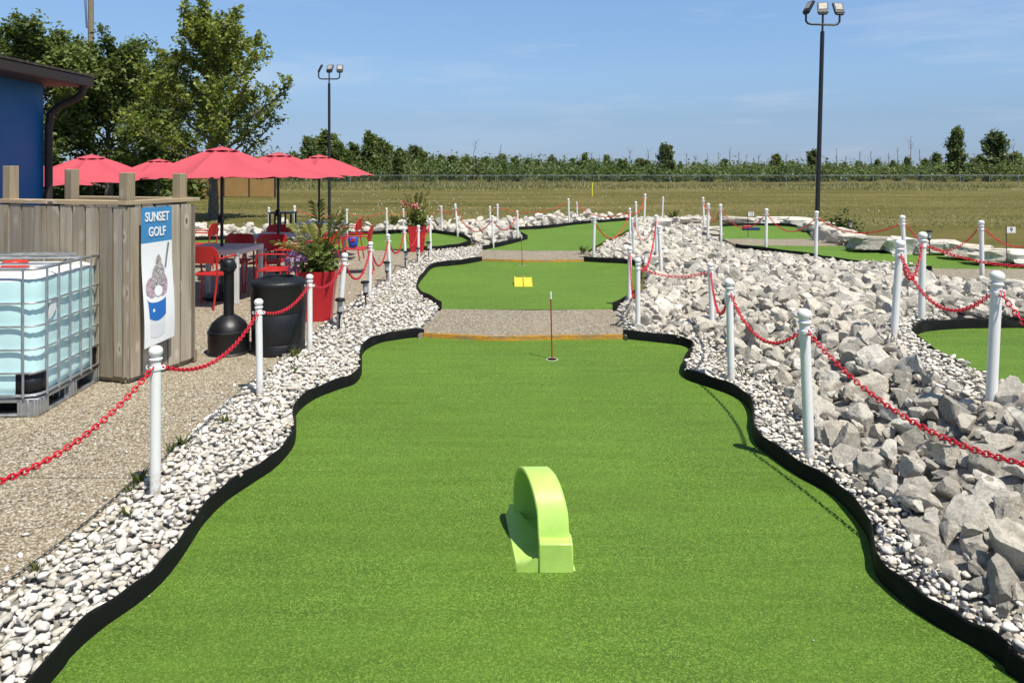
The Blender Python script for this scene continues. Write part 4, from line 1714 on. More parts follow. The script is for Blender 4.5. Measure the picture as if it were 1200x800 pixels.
# ------------------------------------------------------------------ text
def text_mesh(body, size, mat, parent, mtx, name='lettering', bold=0.0, ext=.0015):
    cu = bpy.data.curves.new('t', 'FONT')
    cu.body = body
    cu.size = size
    cu.align_x = 'CENTER'
    cu.align_y = 'CENTER'
    cu.offset = bold
    cu.extrude = ext
    to = bpy.data.objects.new('t', cu)
    COL.objects.link(to)
    dg = bpy.context.evaluated_depsgraph_get()
    me = bpy.data.meshes.new_from_object(to.evaluated_get(dg))
    bpy.data.objects.remove(to)
    bpy.data.curves.remove(cu)
    me.transform(mtx)
    me.name = name
    me.materials.clear()
    me.materials.append(mat)
    o = bpy.data.objects.new(name, me)
    COL.objects.link(o)
    o.parent = parent
    return o


UPR = Matrix.Rotation(R(90), 4, 'X')

# ------------------------------------------------------------------ pins and flags
def pin(bx, by, ty, z, label, flag=None, white_tip=True, cup=True):
    x, y = P(bx, by, z)
    h = (by-ty)*y/F
    r = empty('flag_pin', (x, y, z), 0, label, 'pin')
    mb = MB()
    tip = .07 if white_tip else 0
    mb.tube([(0, 0, 0), (-.02*h, 0, h-tip)], .0065, 8)
    mb.build('pole', M['pinred'] if not flag else M['blackmetal'], r)
    if white_tip:
        MB().tube([(-.02*h, 0, h-tip), (-.022*h, 0, h)], .0105, 8).build('tip', M['cup'], r)
    if cup:
        mb = MB()
        ring = [(.050, .001), (.052, .003), (.057, .003), (.058, .001)]
        mb.lathe(ring, 24)
        mb.build('cup_rim', M['cup'], r)
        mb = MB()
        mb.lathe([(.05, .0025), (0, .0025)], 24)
        mb.build('cup_shade_disc', M['dark'], r)  # flat black disc on the turf, painted as the shade down in the cup
    if flag:
        s = .10
        mb = MB()
        mb.box((s*.72, 0, h-.07), (s*1.45, .004, s))
        mb.build('flag', M['bannerwhite'], r)
        text_mesh(flag, s*1.0, M['dark'], r, Matrix.Translation((s*.72, -.004, h-.07)) @ UPR)
    return r


pin(647, 421, 342, 0, 'thin red pin with white tip in the cup of the nearest green')
pin(612, 311, 275, Z2, 'thin red pin at the far end of the yellow ramp green')
pin(876.7, 279, 247.5, Z7, 'pin with small white number 12 flag on the far right green', '12', False)
pin(1180, 315.5, 264.5, Z6, 'pin with small white number 9 flag at far right', '9', False)
x, y = P(694, 230, 0)
MB().tube([(0, 0, -.1), (0, 0, .93)], .045, 8).build('marker_stake', M['stakeyellow'], None, loc=(x, y, 0))
tag(bpy.data.objects['marker_stake'], 'yellow marker stake alone in the dry field', 'stake')

# ------------------------------------------------------------------ wooden enclosure
def enclosure():
    C_ = Vector((-3.28, 6.30))
    u = Vector((-.958, .287))     # along the front, going left
    w = Vector((.36, .933))      # along the side, going back
    u.normalize()
    w.normalize()
    FW, SD = 1.45, .72
    A = C_
    B = C_+w*SD
    Cc = C_+u*FW
    D = B+u*1.42
    z0 = .06
    r = empty('wood_enclosure', (0, 0, 0), 0, 'weathered board enclosure with square posts behind the water tote', 'enclosure')
    r.location = (A.x, A.y, z0)
    def loc(p, z=0):
        return Vector((p.x-A.x, p.y-A.y, z))
    H_ = 1.52
    def panel(p, q, back=False):
        d = (q-p)
        Ln = d.length
        d = d.normalized()
        nrm = Vector((d.y, -d.x))
        ang = math.atan2(d.y, d.x)
        mbs = MB()
        n = int(Ln/.135)
        wd = Ln/n
        for i in range(n):
            c = p+d*(wd*(i+.5))+nrm*random.uniform(-.003, .003)
            ht = H_-.06+random.uniform(-.006, .006)
            l = loc(c, .05+ht/2+random.uniform(-.01, .01))
            mbs.box(l, (wd-random.uniform(.008, .03), .02, ht), (0, random.uniform(-.003, .003), ang), tint=random.uniform(.02, 1))
        # narrow battens between boards, set back
        for i in range(n+1):
            c = p+d*(wd*i)-nrm*.014
            mbs.box(loc(c, .06+(H_-.08)/2), (.05, .012, H_-.08), (0, 0, ang), tint=random.uniform(.02, .4))
        mbs.build('board_panel', M['wood'], r, smooth=0)
        rl = MB()
        c = p+d*(Ln/2)
        rl.box((0, .045, 0), (Ln+.02, .125, .036), tint=random.uniform(.4, .9))
        o = rl.build('top_rail', M['woodh'], r, smooth=0, bevel=.004)
        o.location = loc(c, H_+.022)
        o.rotation_euler = (0, 0, ang)
        rl = MB()
        rl.box((0, 0, 0), (Ln, .06, .10), tint=.15)
        o = rl.build('bottom_rail', M['woodh'], r, smooth=0)
        o.location = loc(c-nrm*.05, .06)
        o.rotation_euler = (0, 0, ang)
    panel(A, Cc) if False else panel(Cc, A)
    panel(A, B)
    panel(D, B)
    for p, top, ins in ((A, 1.80, u+w), (B, 1.79, u-w), (Cc, 1.86, w-u), (D, 1.83, -u-w)):
        mb = MB()
        ang = math.atan2(u.y, u.x)
        mb.box((0, 0, top/2), (.09, .09, top), tint=random.uniform(.4, .9))
        o = mb.build('corner_post', M['woodp'], r, smooth=0, bevel=.005)
        o.location = loc(p+ins*.068)
        o.rotation_euler = (0, 0, ang)
    return A, B, w, z0


EA, EB, EW, EZ = enclosure()

# banner on the side of the enclosure
d = EW
nrm = Vector((d.y, -d.x))
base = EA+d*.08+nrm*.065
bw, bh = .33, 1.20
root = empty('hanging_banner', (base.x, base.y, .36), math.atan2(d.y, d.x), 'white and blue vinyl banner with an ice cream cup hung on the wooden enclosure', 'banner')
nu, nv = 8, 30
def bpos(a, b, lift=0.0):
    """a across 0..1, b up 0..1: the vinyl hangs from its top edge and its free lower corner curls out"""
    out = .01+.05*(1-b)**2*(1-a)+.012*math.sin(b*7)*(.4+.6*(1-b))+.02*(1-b)
    return Vector((a*bw-.03*(1-b)**2*(1-a)+.012*(1-b)*a, -out-lift, b*bh+.03*(1-b)*(a)))
def bgrid(a0, a1, b0, b1, lift, mat, name, mask=None, parent=None, th=.002):
    mb = MB()
    n1, n2 = 10, 40
    vs = [bpos(a0+(a1-a0)*i/n1, b0+(b1-b0)*j/n2, lift) for j in range(n2+1) for i in range(n1+1)]
    vs2 = [v+Vector((0, th, 0)) for v in vs]
    fs = []
    for j in range(n2):
        for i in range(n1):
            q = j*(n1+1)+i
            fs.append((q, q+1, q+n1+2, q+n1+1))
    N_ = len(vs)
    fs2 = [tuple(i+N_ for i in reversed(f)) for f in fs]
    rim = [i for i in range(n1+1)]+[(j+1)*(n1+1)-1 for j in range(1, n2+1)]+[n2*(n1+1)+i for i in range(n1-1, -1, -1)]+[j*(n1+1) for j in range(n2-1, 0, -1)]
    fs3 = [(rim[k], rim[(k+1) % len(rim)], rim[(k+1) % len(rim)]+N_, rim[k]+N_) for k in range(len(rim))]
    mb.add(vs+vs2, fs+fs2+fs3)
    return mb.build(name, mat, parent or root, smooth=60)
def bshape(pts, lift, mat, name):
    """flat printed shape laid on the vinyl: outline in banner coordinates, filled and draped"""
    bm = bmesh.new()
    vs = [bm.verts.new((a, b, 0)) for a, b in pts]
    bm.faces.new(vs)
    bmesh.ops.triangulate(bm, faces=bm.faces[:])
    bmesh.ops.subdivide_edges(bm, edges=bm.edges[:], cuts=2, use_grid_fill=True)
    for v in bm.verts:
        v.co = bpos(v.co.x, v.co.y, lift)
    me = bpy.data.meshes.new(name)
    bm.to_mesh(me)
    bm.free()
    me.materials.append(mat)
    o = bpy.data.objects.new(name, me)
    COL.objects.link(o)
    o.parent = root
    return o
def ell(cx_, cy_, rx, ry, a0=0, a1=360, n=22):
    return [(cx_+rx*math.cos(R(a0+(a1-a0)*i/n)), cy_+ry*math.sin(R(a0+(a1-a0)*i/n))) for i in range(n+(0 if a1-a0 == 360 else 1))]
bgrid(0, 1, 0, .74, 0, M['bannerwhite'], 'white_panel')
bgrid(0, 1, .74, 1, 0, M['bannerblue'], 'blue_panel')
def arcpts(x0, x1, b, dip, n=10):
    return [(x0+(x1-x0)*k/n, b-dip*math.sin(PI*k/n)) for k in range(n+1)]
bshape(arcpts(.20, .66, .065, .018)+[(.71, .34), (.13, .35)], .002, M['cupgrey'], 'cup_picture')
bshape(arcpts(.165, .69, .20, .03)+arcpts(.715, .125, .345, .0), .0035, M['cupblue'], 'cup_band')
bshape(ell(.42, .345, .32, .042), .005, M['bannerwhite'], 'cup_rim_picture')
bshape(ell(.27, .415, .19, .075), .0065, M['icecream'], 'icecream_picture')
bshape(ell(.60, .425, .18, .085), .008, M['icecream'], 'icecream_picture')
bshape([(.28, .42), (.40, .39), (.60, .43), (.70, .49), (.69, .545), (.62, .575), (.61, .615), (.53, .65), (.44, .62), (.42, .575), (.33, .55), (.27, .49)], .0095, M['cookie'], 'icecream_picture')
bshape(ell(.46, .385, .13, .04), .011, M['bannerwhite'], 'icecream_picture')
bshape([(.72, .55), (.77, .545), (.90, .725), (.84, .73)], .0065, M['spoon'], 'spoon_picture')
bshape(ell(.30, .25, .035, .012), .005, M['bannerwhite'], 'cup_mark')
for body, bb, sz in (('SUNSET', .925, .098), ('GOLF', .815, .098)):
    p = bpos(.5, bb, .004)
    text_mesh(body, sz, M['bannerwhite'], root, Matrix.Translation(p) @ UPR @ Matrix.Diagonal((.76, 1.15, 1, 1)), bold=.002)

# ------------------------------------------------------------------ water tote
def tote():
    W, D, PH, HT = 1.20, 1.0, .15, 1.15
    r = empty('water_tote', (-3.60-.60+.06, 5.93, .06), R(4), 'caged plastic water tote with red cap beside the wooden enclosure', 'water tank')
    # bottle: soft box bulging between the cage bars
    nu_, nv_ = 24, 26
    per = 96
    def ring(z, k):
        pts = []
        hw, hd, rad = W/2-.014, D/2-.014, .10
        for i in range(per):
            t = 2*PI*i/per
            c, s_ = math.cos(t), math.sin(t)
            p = 9.0
            q = (abs(c)**p+abs(s_)**p)**(-1/p)
            pts.append((hw*c*q*k, hd*s_*q*k, z))
        return pts
    zs = np.linspace(.17, 1.085, 48)
    vs, fs = [], []
    for z in zs:
        t = (z-.17)/(1.085-.17)
        b = 1+.005*abs(math.sin(t*5*PI))-.004
        if t < .04:
            b *= .985
        if t > .955:
            b *= 1-.10*((t-.955)/.045)**1.5
        rg = ring(z, b)
        for i, (px_, py_, pz_) in enumerate(rg):
            wv = 1+.004*math.sin(i*2*PI/per*20+t*3)
            vs.append((px_*wv, py_*wv, pz_))
    n = len(zs)
    for j in range(n-1):
        for i in range(per):
            i2 = (i+1) % per
            fs.append((j*per+i, j*per+i2, (j+1)*per+i2, (j+1)*per+i))
    cut = int(n*.955)
    mb = MB()
    mb.add(vs[:(cut+1)*per], [f for f in fs if max(f) < (cut+1)*per])
    mb.build('bottle', M['water'], r, smooth=60)
    mb = MB()
    top = vs[cut*per:]
    nf = [tuple(i-cut*per for i in f) for f in fs if min(f) >= cut*per]
    mb.add(top, nf+[tuple((n-1-cut)*per+i for i in range(per))])
    mb.build('bottle_top', M['tankwhite'], r, smooth=50)
    mb = MB()
    mb.lathe([(.10, 0), (.10, .02), (.085, .022), (.085, .06), (.08, .066), (0, .066)], 24, (.16, -.02, 1.085))
    for i in range(18):
        t = 2*PI*i/18
        mb.box((.16+.087*math.cos(t), -.02+.087*math.sin(t), 1.125), (.012, .012, .03), (0, 0, t))
    mb.build('screw_cap', M['redcap'], r, smooth=35)
    r.scale = (1, 1, .955)
    # cage
    hw, hd = W/2, D/2
    def loop(z, rr, flat=1.0):
        c = .10
        pts = []
        for sx, sy, a0 in ((1, -1, -90), (1, 1, 0), (-1, 1, 90), (-1, -1, 180)):
            for k in range(5):
                a = R(a0+90*k/4)
                pts.append((sx*(hw-c)+c*math.cos(a), sy*(hd-c)+c*math.sin(a), z))
        return pts
    mb = MB()
    for z in (.34, .52, .70, .88):
        mb.tube(loop(z, .009), .0085, 8, closed=True)
    mb.tube(loop(1.145, .014), .014, 8, closed=True)
    mb.tube(loop(.165, .012), .012, 8, closed=True)
    for x in np.linspace(-hw+.10, hw-.10, 6):
        for s in (-1, 1):
            mb.tube([(x, s*(hd+.012), .15), (x, s*(hd+.012), 1.145)], .0085, 8)
    for y in np.linspace(-hd+.10, hd-.07, 6):
        for s in (-1, 1):
            mb.tube([(s*(hw+.012), y, .15), (s*(hw+.012), y, 1.145)], .0085, 8)
    for y in (-.22, .22):
        mb.tube([(-hw, y, 1.148), (hw, y, 1.148)], .011, 8)
    mb.build('cage', M['galv'], r)
    # pallet
    mb = MB()
    for sx in (-1, 1):
        mb.box((sx*(hw-.035), 0, .125), (.07, D-.02, .03))
        mb.box((sx*(hw-.03), 0, .012), (.06, D-.02, .02))
    for sy in (-1, 1):
        mb.box((0, sy*(hd-.035), .127), (W-.02, .07, .03))
        mb.box((0, sy*(hd-.03), .014), (W-.02, .06, .02))
    mb.build('pallet_frame', M['galv'], r, bevel=.006)
    for sx in (-1, 0, 1):
        for sy in (-1, 0, 1):
            if sx == 0 and sy == 0:
                continue
            mb = MB()
            mb.box((sx*(hw-.075), sy*(hd-.075), .07), (.15 if sx else .12, .15 if sy else .12, .135))
            for k in range(3):
                mb.box((sx*(hw-.075)+(-.045+.045*k), sy*(hd-.075)-.076*(1 if sy <= 0 else -1), .07), (.018, .008, .12))
                mb.box((sx*(hw-.075)+.076*(1 if sx >= 0 else -1), sy*(hd-.075)+(-.045+.045*k), .07), (.008, .018, .12))
            mb.build('pallet_foot', M['galv'], r, bevel=.008)
    MB().box((0, 0, .075), (W-.3, D-.3, .12)).build('pallet_shade_block', M['dark'], r)  # black block standing in for the deep shade inside the pallet openings
    # black corner guards
    for sx in (-1, 1):
        for sy in (-1, 1):
            mb = MB()
            c = .09
            pts = []
            a0 = {(1, -1): -90, (1, 1): 0, (-1, 1): 90, (-1, -1): 180}[(sx, sy)]
            arc = []
            a = R(a0)
            for k in range(7):
                a = R(a0+90*k/6)
                arc.append((sx*(hw-.018-c)+c*math.cos(a), sy*(hd-.018-c)+c*math.sin(a)))
            t0 = Vector((-math.sin(R(a0)), math.cos(R(a0))))
            t1 = Vector((-math.sin(R(a0+90)), math.cos(R(a0+90))))
            arc = [(arc[0][0]-t0.x*.06, arc[0][1]-t0.y*.06)]+arc+[(arc[-1][0]+t1.x*.06, arc[-1][1]+t1.y*.06)]
            vs = [(p[0], p[1], .15) for p in arc]+[(p[0], p[1], .33) for p in arc]
            m = len(arc)
            mb.add(vs, [(i, i+1, m+i+1, m+i) for i in range(m-1)])
            o = mb.build('corner_guard', M['black'], r, smooth=50)
            sm = o.modifiers.new('th', 'SOLIDIFY')
            sm.thickness = .006
            sm.offset = 0
    # torn white label
    MB().prism([(0, 0), (.06, .02), (.11, .07), (.13, .17), (.05, .16), (.015, .09)], -.001, .001).xform(
        Matrix.Translation((hw-.004, -.36, .72)) @ Matrix.Rotation(R(90), 4, 'Z') @ UPR).build('torn_label', M['bannerwhite'], r)


tote()

# ------------------------------------------------------------------ smoker's pole, barrel
x, y = P(268, 413, .06)
r = empty('ash_receptacle', (x, y, .06), 0, 'black pole shaped cigarette receptacle beside the barrel', 'ash bin')
r.scale = (.95, .95, 1)
mb = MB()
mb.lathe([(.215, 0), (.22, .012), (.212, .02), (.205, .024), (.208, .2), (.212, .205), (.212, .225), (.20, .232), (.196, .25), (.17, .30), (.12, .345), (.075, .372), (.06, .38)], 36)
mb.build('base', M['black'], r, smooth=40)
mb = MB()
mb.lathe([(.056, .37), (.05, .42), (.046, .80), (.05, .815)], 20)
for k in range(10):
    t = 2*PI*k/10
    mb.tube([(.05*math.cos(t), .05*math.sin(t), .40), (.047*math.cos(t), .047*math.sin(t), .80)], .004, 5)
mb.build('stem', M['black'], r)
mb = MB()
mb.lathe([(.05, .80), (.062, .81), (.068, .83), (.068, .895), (.06, .915), (.045, .93), (0, .935)], 24)
mb.build('head', M['black'], r, smooth=40)
for a in (-90, 30, 150):
    mb = MB()
    c = Vector((math.cos(R(a)), math.sin(R(a)), 0))
    mb.lathe([(.022, 0), (.022, .01), (.028, .012), (.028, 0)], 14)
    mb.xform(Matrix.Translation(c*.064+Vector((0, 0, .86))) @ c.to_track_quat('Z', 'Y').to_matrix().to_4x4())
    mb.build('ash_opening', M['dark'], r)
x, y = P(326.5, 411.5, .06)
r = empty('trash_barrel', (x, y, .06), 0, 'round black trash barrel with open lid at the patio edge', 'trash can')
r.scale = (.97, .97, .955)
mb = MB()
mb.lathe([(.255, 0), (.265, .01), (.268, .10), (.262, .11), (.266, .12), (.272, .42), (.268, .425), (.268, .432), (.274, .437), (.277, .70), (.28, .705)], 44)
mb.build('body', M['black'], r, smooth=40)
mb = MB()
mb.lathe([(.28, .70), (.284, .705), (.284, .735), (.275, .748), (.235, .765), (.20, .775), (.165, .778), (.16, .77), (.16, .72), (0, .715)], 44)
mb.build('lid', M['black'], r, smooth=40)
mb = MB()
mb.tube([(.165*math.cos(2*PI*k/30), .165*math.sin(2*PI*k/30), .78) for k in range(30)], .010, 6, closed=True)
mb.build('lid_ring', M['blackmetal'], r)


# ------------------------------------------------------------------ leaves
def leaf_quads(C_, size, up=.3, asp=.6, tint=None, fold=0.0):
    """one diamond leaf at each centre"""
    n = len(C_)
    nn = rng.normal(size=(n, 3))*(.85 if up else 1.2)
    nn[:, 2] = np.abs(nn[:, 2])+(.45 if up else 0)
    nn /= np.linalg.norm(nn, axis=1)[:, None]
    a = rng.normal(size=(n, 3))
    a -= (a*nn).sum(1)[:, None]*nn
    a /= np.linalg.norm(a, axis=1)[:, None]
    b = np.cross(nn, a)
    s = size*rng.uniform(.6, 1.35, n)[:, None]
    v = np.stack([C_-a*s, C_+b*s*asp, C_+a*s, C_-b*s*asp], 1).reshape(-1, 3)
    f = np.arange(4*n).reshape(n, 4)
    t = np.repeat(tint if tint is not None else rng.uniform(0, 1, n), 4)
    return v, f, t


def frond(mb, base, az, L_, rise, droop, w, tint, nl=16):
    """feathered palm leaf: arching rib with paired leaflets"""
    pts = []
    for i in range(12):
        t = i/11
        rad = L_*(t*math.cos(rise)*.9+.12*t*t)
        z = L_*(math.sin(rise)*t-droop*t*t)
        pts.append(Vector(base)+Vector((rad*math.cos(az), rad*math.sin(az), z)))
    mb.tube(pts, [.006*(1-.8*i/11) for i in range(12)], 4, tint=tint*.6)
    for i in range(nl):
        t = .22+.76*i/(nl-1)
        k = t*11
        j = min(10, int(k))
        p = pts[j].lerp(pts[j+1], k-j)
        d_ = (pts[j+1]-pts[j]).normalized()
        side = d_.cross(Vector((0, 0, 1)))
        if side.length < .05:
            side = Vector((-math.sin(az), math.cos(az), 0))
        side.normalize()
        ll = w*math.sin(PI*min(1, .25+.75*(1-abs(2*t-1.1))))*random.uniform(.8, 1.1)
        for s in (-1, 1):
            tip = p+side*s*ll*.75+d_*ll*.75+Vector((0, 0, -.25*ll+random.uniform(-.02, .03)))
            m_ = (p+tip)/2+Vector((0, 0, .02))
            wv = d_*.019
            mb.add([p, m_+wv, tip, m_-wv], [(0, 1, 2, 3)], tint*random.uniform(.75, 1.15)+.01)


def planter(x, y, s, label, purple, seed):
    random.seed(seed)
    r = empty('planter', (x, y, .06), R(8), label, 'planter', 'red planters with palms at the patio edge')
    mb = MB()
    wt, wb, h = .215*s, .15*s, .60*s
    ring = []
    for hw, z in ((wb, 0), (wt, h), (wt+.0, h), (wt-.02, h), (wt-.03, h-.07)):
        ring.append([(-hw, -hw, z), (hw, -hw, z), (hw, hw, z), (-hw, hw, z)])
    vs = [p for q in ring for p in q]
    fs = [(3, 2, 1, 0)]
    for i in range(len(ring)-1):
        for j in range(4):
            fs.append((i*4+j, i*4+(j+1) % 4, (i+1)*4+(j+1) % 4, (i+1)*4+j))
    mb.add(vs, fs)
    mb.build('pot', M['redpot'], r, smooth=0, bevel=.006)
    mb = MB()
    mb.box((0, 0, h-.05), (2*wt-.05, 2*wt-.05, .03))
    mb.build('soil', M['soil'], r)
    mb = MB()
    for k in range(17):
        az = random.uniform(0, 2*PI)
        rise = random.uniform(.6, .9) if k % 6 == 0 else random.uniform(1.05, 1.5)
        frond(mb, (random.uniform(-.05, .05), random.uniform(-.05, .05), h-.03), az, random.uniform(.58, .92)*s, rise, random.uniform(.05, .25), .17*s, random.uniform(.25, 1))
    mb.build('palm_fronds', M['frond'], r, smooth=0, fix=False)
    n = 420
    C_ = np.stack([rng.normal(0, .12*s, n), rng.normal(0, .12*s, n), h+np.abs(rng.normal(.08, .13*s, n))], -1)
    v, f, t = leaf_quads(C_, .045*s)
    np_mesh('bushy_leaves', v, f, M['leafdark'], t, False, r)
    n = 110
    if purple:
        cc = np.array([[-.30, -.22, h+.20], [-.22, -.26, h+.12], [-.27, -.18, h+.06], [-.16, -.28, h+.19], [-.33, -.14, h+.13]])
        C_ = cc[rng.integers(0, 5, n)]+rng.normal(0, .028, (n, 3))
        v, f, t = leaf_quads(C_, .03, 0, .8)
        tf = np_mesh('flowers', v, f, M['purple'], t, False, r)
        tf['kind'] = 'stuff'
    else:
        cc = np.array([[-.28, -.12, h+.50], [-.05, -.22, h+.44], [-.16, -.16, h+.47]])
        C_ = cc[rng.integers(0, 3, n)]+rng.normal(0, .035, (n, 3))
        v, f, t = leaf_quads(C_, .028, 0, .8)
        tf = np_mesh('flowers', v, f, M['pink'], t, False, r)
        tf['kind'] = 'stuff'
        mb = MB()
        for c in cc:
            mb.tube([(c[0]*.3, c[1]*.3, h-.03), (c[0], c[1], c[2])], .006, 5)
        mb.build('flower_stems', M['frond'], r)


x, y = P(371, 376, .06)
planter(x, y+.1, 1.0, 'nearer tall red square planter with palm and purple flowers', True, 5)
x, y = P(488, 295, .06)
planter(x, y+.1, .95, 'farther tall red square planter with palm and pink flowers', False, 9)


# ------------------------------------------------------------------ patio furniture
def make_chair():
    r = empty('patio_chair', (0, 0, 0))          # faces -y (front), back on +y
    mb = MB()
    n = 6
    vs, fs = [], []
    for i in range(n+1):
        yy = -.23+.44*i/n
        zz = .455-.018*math.sin(PI*i/n)-(.02 if i == 0 else 0)
        hw = .235-.02*(i/n)
        vs += [(-hw, yy, zz), (hw, yy, zz), (hw, yy, zz-.018), (-hw, yy, zz-.018)]
    for i in range(n):
        for j in range(4):
            fs.append((i*4+j, i*4+(j+1) % 4, (i+1)*4+(j+1) % 4, (i+1)*4+j))
    fs += [(0, 1, 2, 3), (n*4+3, n*4+2, n*4+1, n*4)]
    mb.add(vs, fs)
    mb.build('seat', M['redpaint'], r, bevel=.006)
    # backrest: curved sheet with rounded top corners
    mb = MB()
    cols, rows = 14, 9
    grid, grid2 = [], []
    for j in range(rows+1):
        for i in range(cols+1):
            a = -1+2*i/cols
            zt = .825-.07*max(0, abs(a)-.72)**2/.0784 if True else .825
            z = .60+(zt-.60)*j/rows
            hw = .235
            yy = .215+.055*(z-.45)/.4*1.3-.06*a*a
            grid.append((a*hw, yy, z))
            grid2.append((a*hw, yy+.010, z))
    N_ = len(grid)
    fs = []
    for j in range(rows):
        for i in range(cols):
            q = j*(cols+1)+i
            fs.append((q, q+1, q+cols+2, q+cols+1))
            fs.append((q+N_, q+cols+1+N_, q+cols+2+N_, q+1+N_))
    rim = list(range(cols+1))+[(j+1)*(cols+1)-1 for j in range(1, rows+1)]+[rows*(cols+1)+i for i in range(cols-1, -1, -1)]+[j*(cols+1) for j in range(rows-1, 0, -1)]
    fs += [(rim[k], rim[k]+N_, rim[(k+1) % len(rim)]+N_, rim[(k+1) % len(rim)]) for k in range(len(rim))]
    mb.add(grid+grid2, fs)
    mb.build('backrest', M['redpaint'], r, smooth=50)
    for s in (-1, 1):
        MB().tube([(s*.24, -.22, .45), (s*.262, -.25, 0)], .013, 8).build('leg', M['redpaint'], r)
        MB().tube([(s*.215, .28, 0), (s*.225, .2, .44), (s*.225, .235, .72)], .013, 8).build('leg', M['redpaint'], r)
        MB().tube([(s*.24, -.21, .45), (s*.268, -.235, .58), (s*.272, -.215, .645), (s*.272, -.15, .665), (s*.268, .05, .665), (s*.24, .2, .655)], .0125, 8).build('armrest', M['redpaint'], r)
    return r


chair0 = None
def chair(x, y, face, label):
    """face: compass direction the sitter looks, radians, 0 = +x"""
    global chair0
    if chair0 is None:
        chair0 = make_chair()
        o = chair0
    else:
        o = dup(chair0)
    o.location = (x, y, .06)
    o.rotation_euler = (0, 0, face+PI/2)
    tag(o, label, 'chair', 'red metal chairs round the umbrella tables')
    return o


def make_table():
    r = empty('patio_table', (0, 0, 0))
    mb = MB()
    for k in range(8):
        mb.box((-.43+.43*2/8*(k+.5), 0, .725), (.102, .86, .022))
    mb.box((0, -.42, .69), (.86, .02, .05))
    mb.box((0, .42, .69), (.86, .02, .05))
    mb.box((-.42, 0, .69), (.02, .82, .05))
    mb.box((.42, 0, .69), (.02, .82, .05))
    mb.build('tabletop', M['tabletop'], r, bevel=.004)
    for sx in (-1, 1):
        for sy in (-1, 1):
            MB().box((sx*.395, sy*.395, .355), (.055, .055, .71)).build('leg', M['tabletop'], r, bevel=.006)
    return r


def make_umbrella(Rr=1.12, zt=2.14, ze=1.70, n=8, seg=9):
    r = empty('patio_umbrella', (0, 0, 0))
    MB().tube([(0, 0, .02), (0, 0, zt-.02)], .022, 12).build('pole', M['blackmetal'], r)
    mb = MB()
    mb.lathe([(.24, 0), (.25, .02), (.25, .045), (.22, .065), (.05, .075), (.045, .20), (.03, .205)], 28)
    mb.build('base', M['black'], r)
    mb = MB()
    mb.box((.0, -.03, 1.12), (.06, .09, .11))
    mb.tube([(.0, -.075, 1.12), (.0, -.105, 1.12), (.05, -.115, 1.08)], .011, 6)
    mb.build('crank', M['black'], r, bevel=.006)
    # canopy: panels sag between ribs, scalloped hem
    m = 8
    mb = MB()
    vs = []
    cols = n*m
    r0 = .19
    for j in range(seg+1):
        t = j/seg
        for i in range(cols):
            a = 2*PI*i/cols
            ph = (i % m)/m
            mid = math.sin(PI*ph)
            chord = math.cos(PI/n)/math.cos((ph-.5)*2*PI/n)
            rad = (r0+(Rr-r0)*t)*(1-(1-chord)*.9*mid if True else 1)
            rr_ = rad*(1-.03*mid*t)
            z = zt-.062-(zt-.062-ze)*(t**1.10)-.055*mid*math.sin(PI*t)**.8+(.03*mid*t**3)+(.010 if i % m == 0 else 0)
            vs.append((rr_*math.cos(a), rr_*math.sin(a), z))
    fs = []
    for j in range(seg):
        for i in range(cols):
            i2 = (i+1) % cols
            fs.append((j*cols+i, (j+1)*cols+i, (j+1)*cols+i2, j*cols+i2))
    mb.add(vs, fs)
    o = mb.build('canopy', M['canvas'], r, smooth=18, fix=False)
    # vent cap
    mb = MB()
    vs = [(0, 0, zt)]
    fs = []
    for j, (rr, zz) in enumerate(((.06, zt-.008), (.14, zt-.03), (.235, zt-.062))):
        for i in range(cols):
            a = 2*PI*i/cols
            mid = math.sin(PI*(i % m)/m)
            vs.append((rr*math.cos(a)*(1-.05*mid), rr*math.sin(a)*(1-.05*mid), zz+(.012*mid if j == 2 else 0)))
    for i in range(cols):
        fs.append((0, 1+i, 1+(i+1) % cols))
        for j in range(2):
            fs.append((1+j*cols+i, 1+(j+1)*cols+i, 1+(j+1)*cols+(i+1) % cols, 1+j*cols+(i+1) % cols))
    mb.add(vs, fs)
    mb.build('vent_cap', M['canvas'], r, smooth=30, fix=False)
    for k in range(n):
        a = 2*PI*k/n
        c, s_ = math.cos(a), math.sin(a)
        MB().tube([(.03*c, .03*s_, zt-.1), ((Rr-.03)*c, (Rr-.03)*s_, ze-.008)], .008, 6).build('rib', M['blackmetal'], r)
    mb = MB()
    mb.lathe([(.03, 0), (.024, .008), (.01, .014), (0, .015)], 10, (0, 0, zt-.006))
    mb.build('finial', M['canvas'], r)
    return r


UMB = [
    ((260, 10.45), 0, 1.0, R(0), 'largest coral umbrella, nearest over the grey table beside the wooden enclosure', 0),
    ((326, 12.3), 0, .98, R(4), 'coral umbrella in the middle of the right hand row, behind the largest one', 0),
    ((374, 15.0), 0, .985, R(9), 'coral umbrella farthest along the right hand row, nearest the lamp pole', 0),
    ((110, 12.9), 0, .97, R(12), 'coral umbrella with creased canopy between the enclosure posts at left', .12),
    ((186, 15.6), 0, .95, R(3), 'small looking coral umbrella low behind the largest one, left of it', .0),
    ((18, 10.6), 0, .93, R(7), 'coral umbrella mostly hidden behind the blue building corner', .0),
]
u0 = None
for (ux, uy), _, s, rz, lab, tilt in UMB:
    if u0 is None:
        u0 = make_umbrella()
        o = u0
    else:
        o = dup(u0)
    o.location = (PY(ux, uy), uy, .06)
    o.scale = (s, s, s)
    o.rotation_euler = (tilt*.6, 0, rz)
    tag(o, lab, 'umbrella', 'coral patio umbrellas')
t0 = None
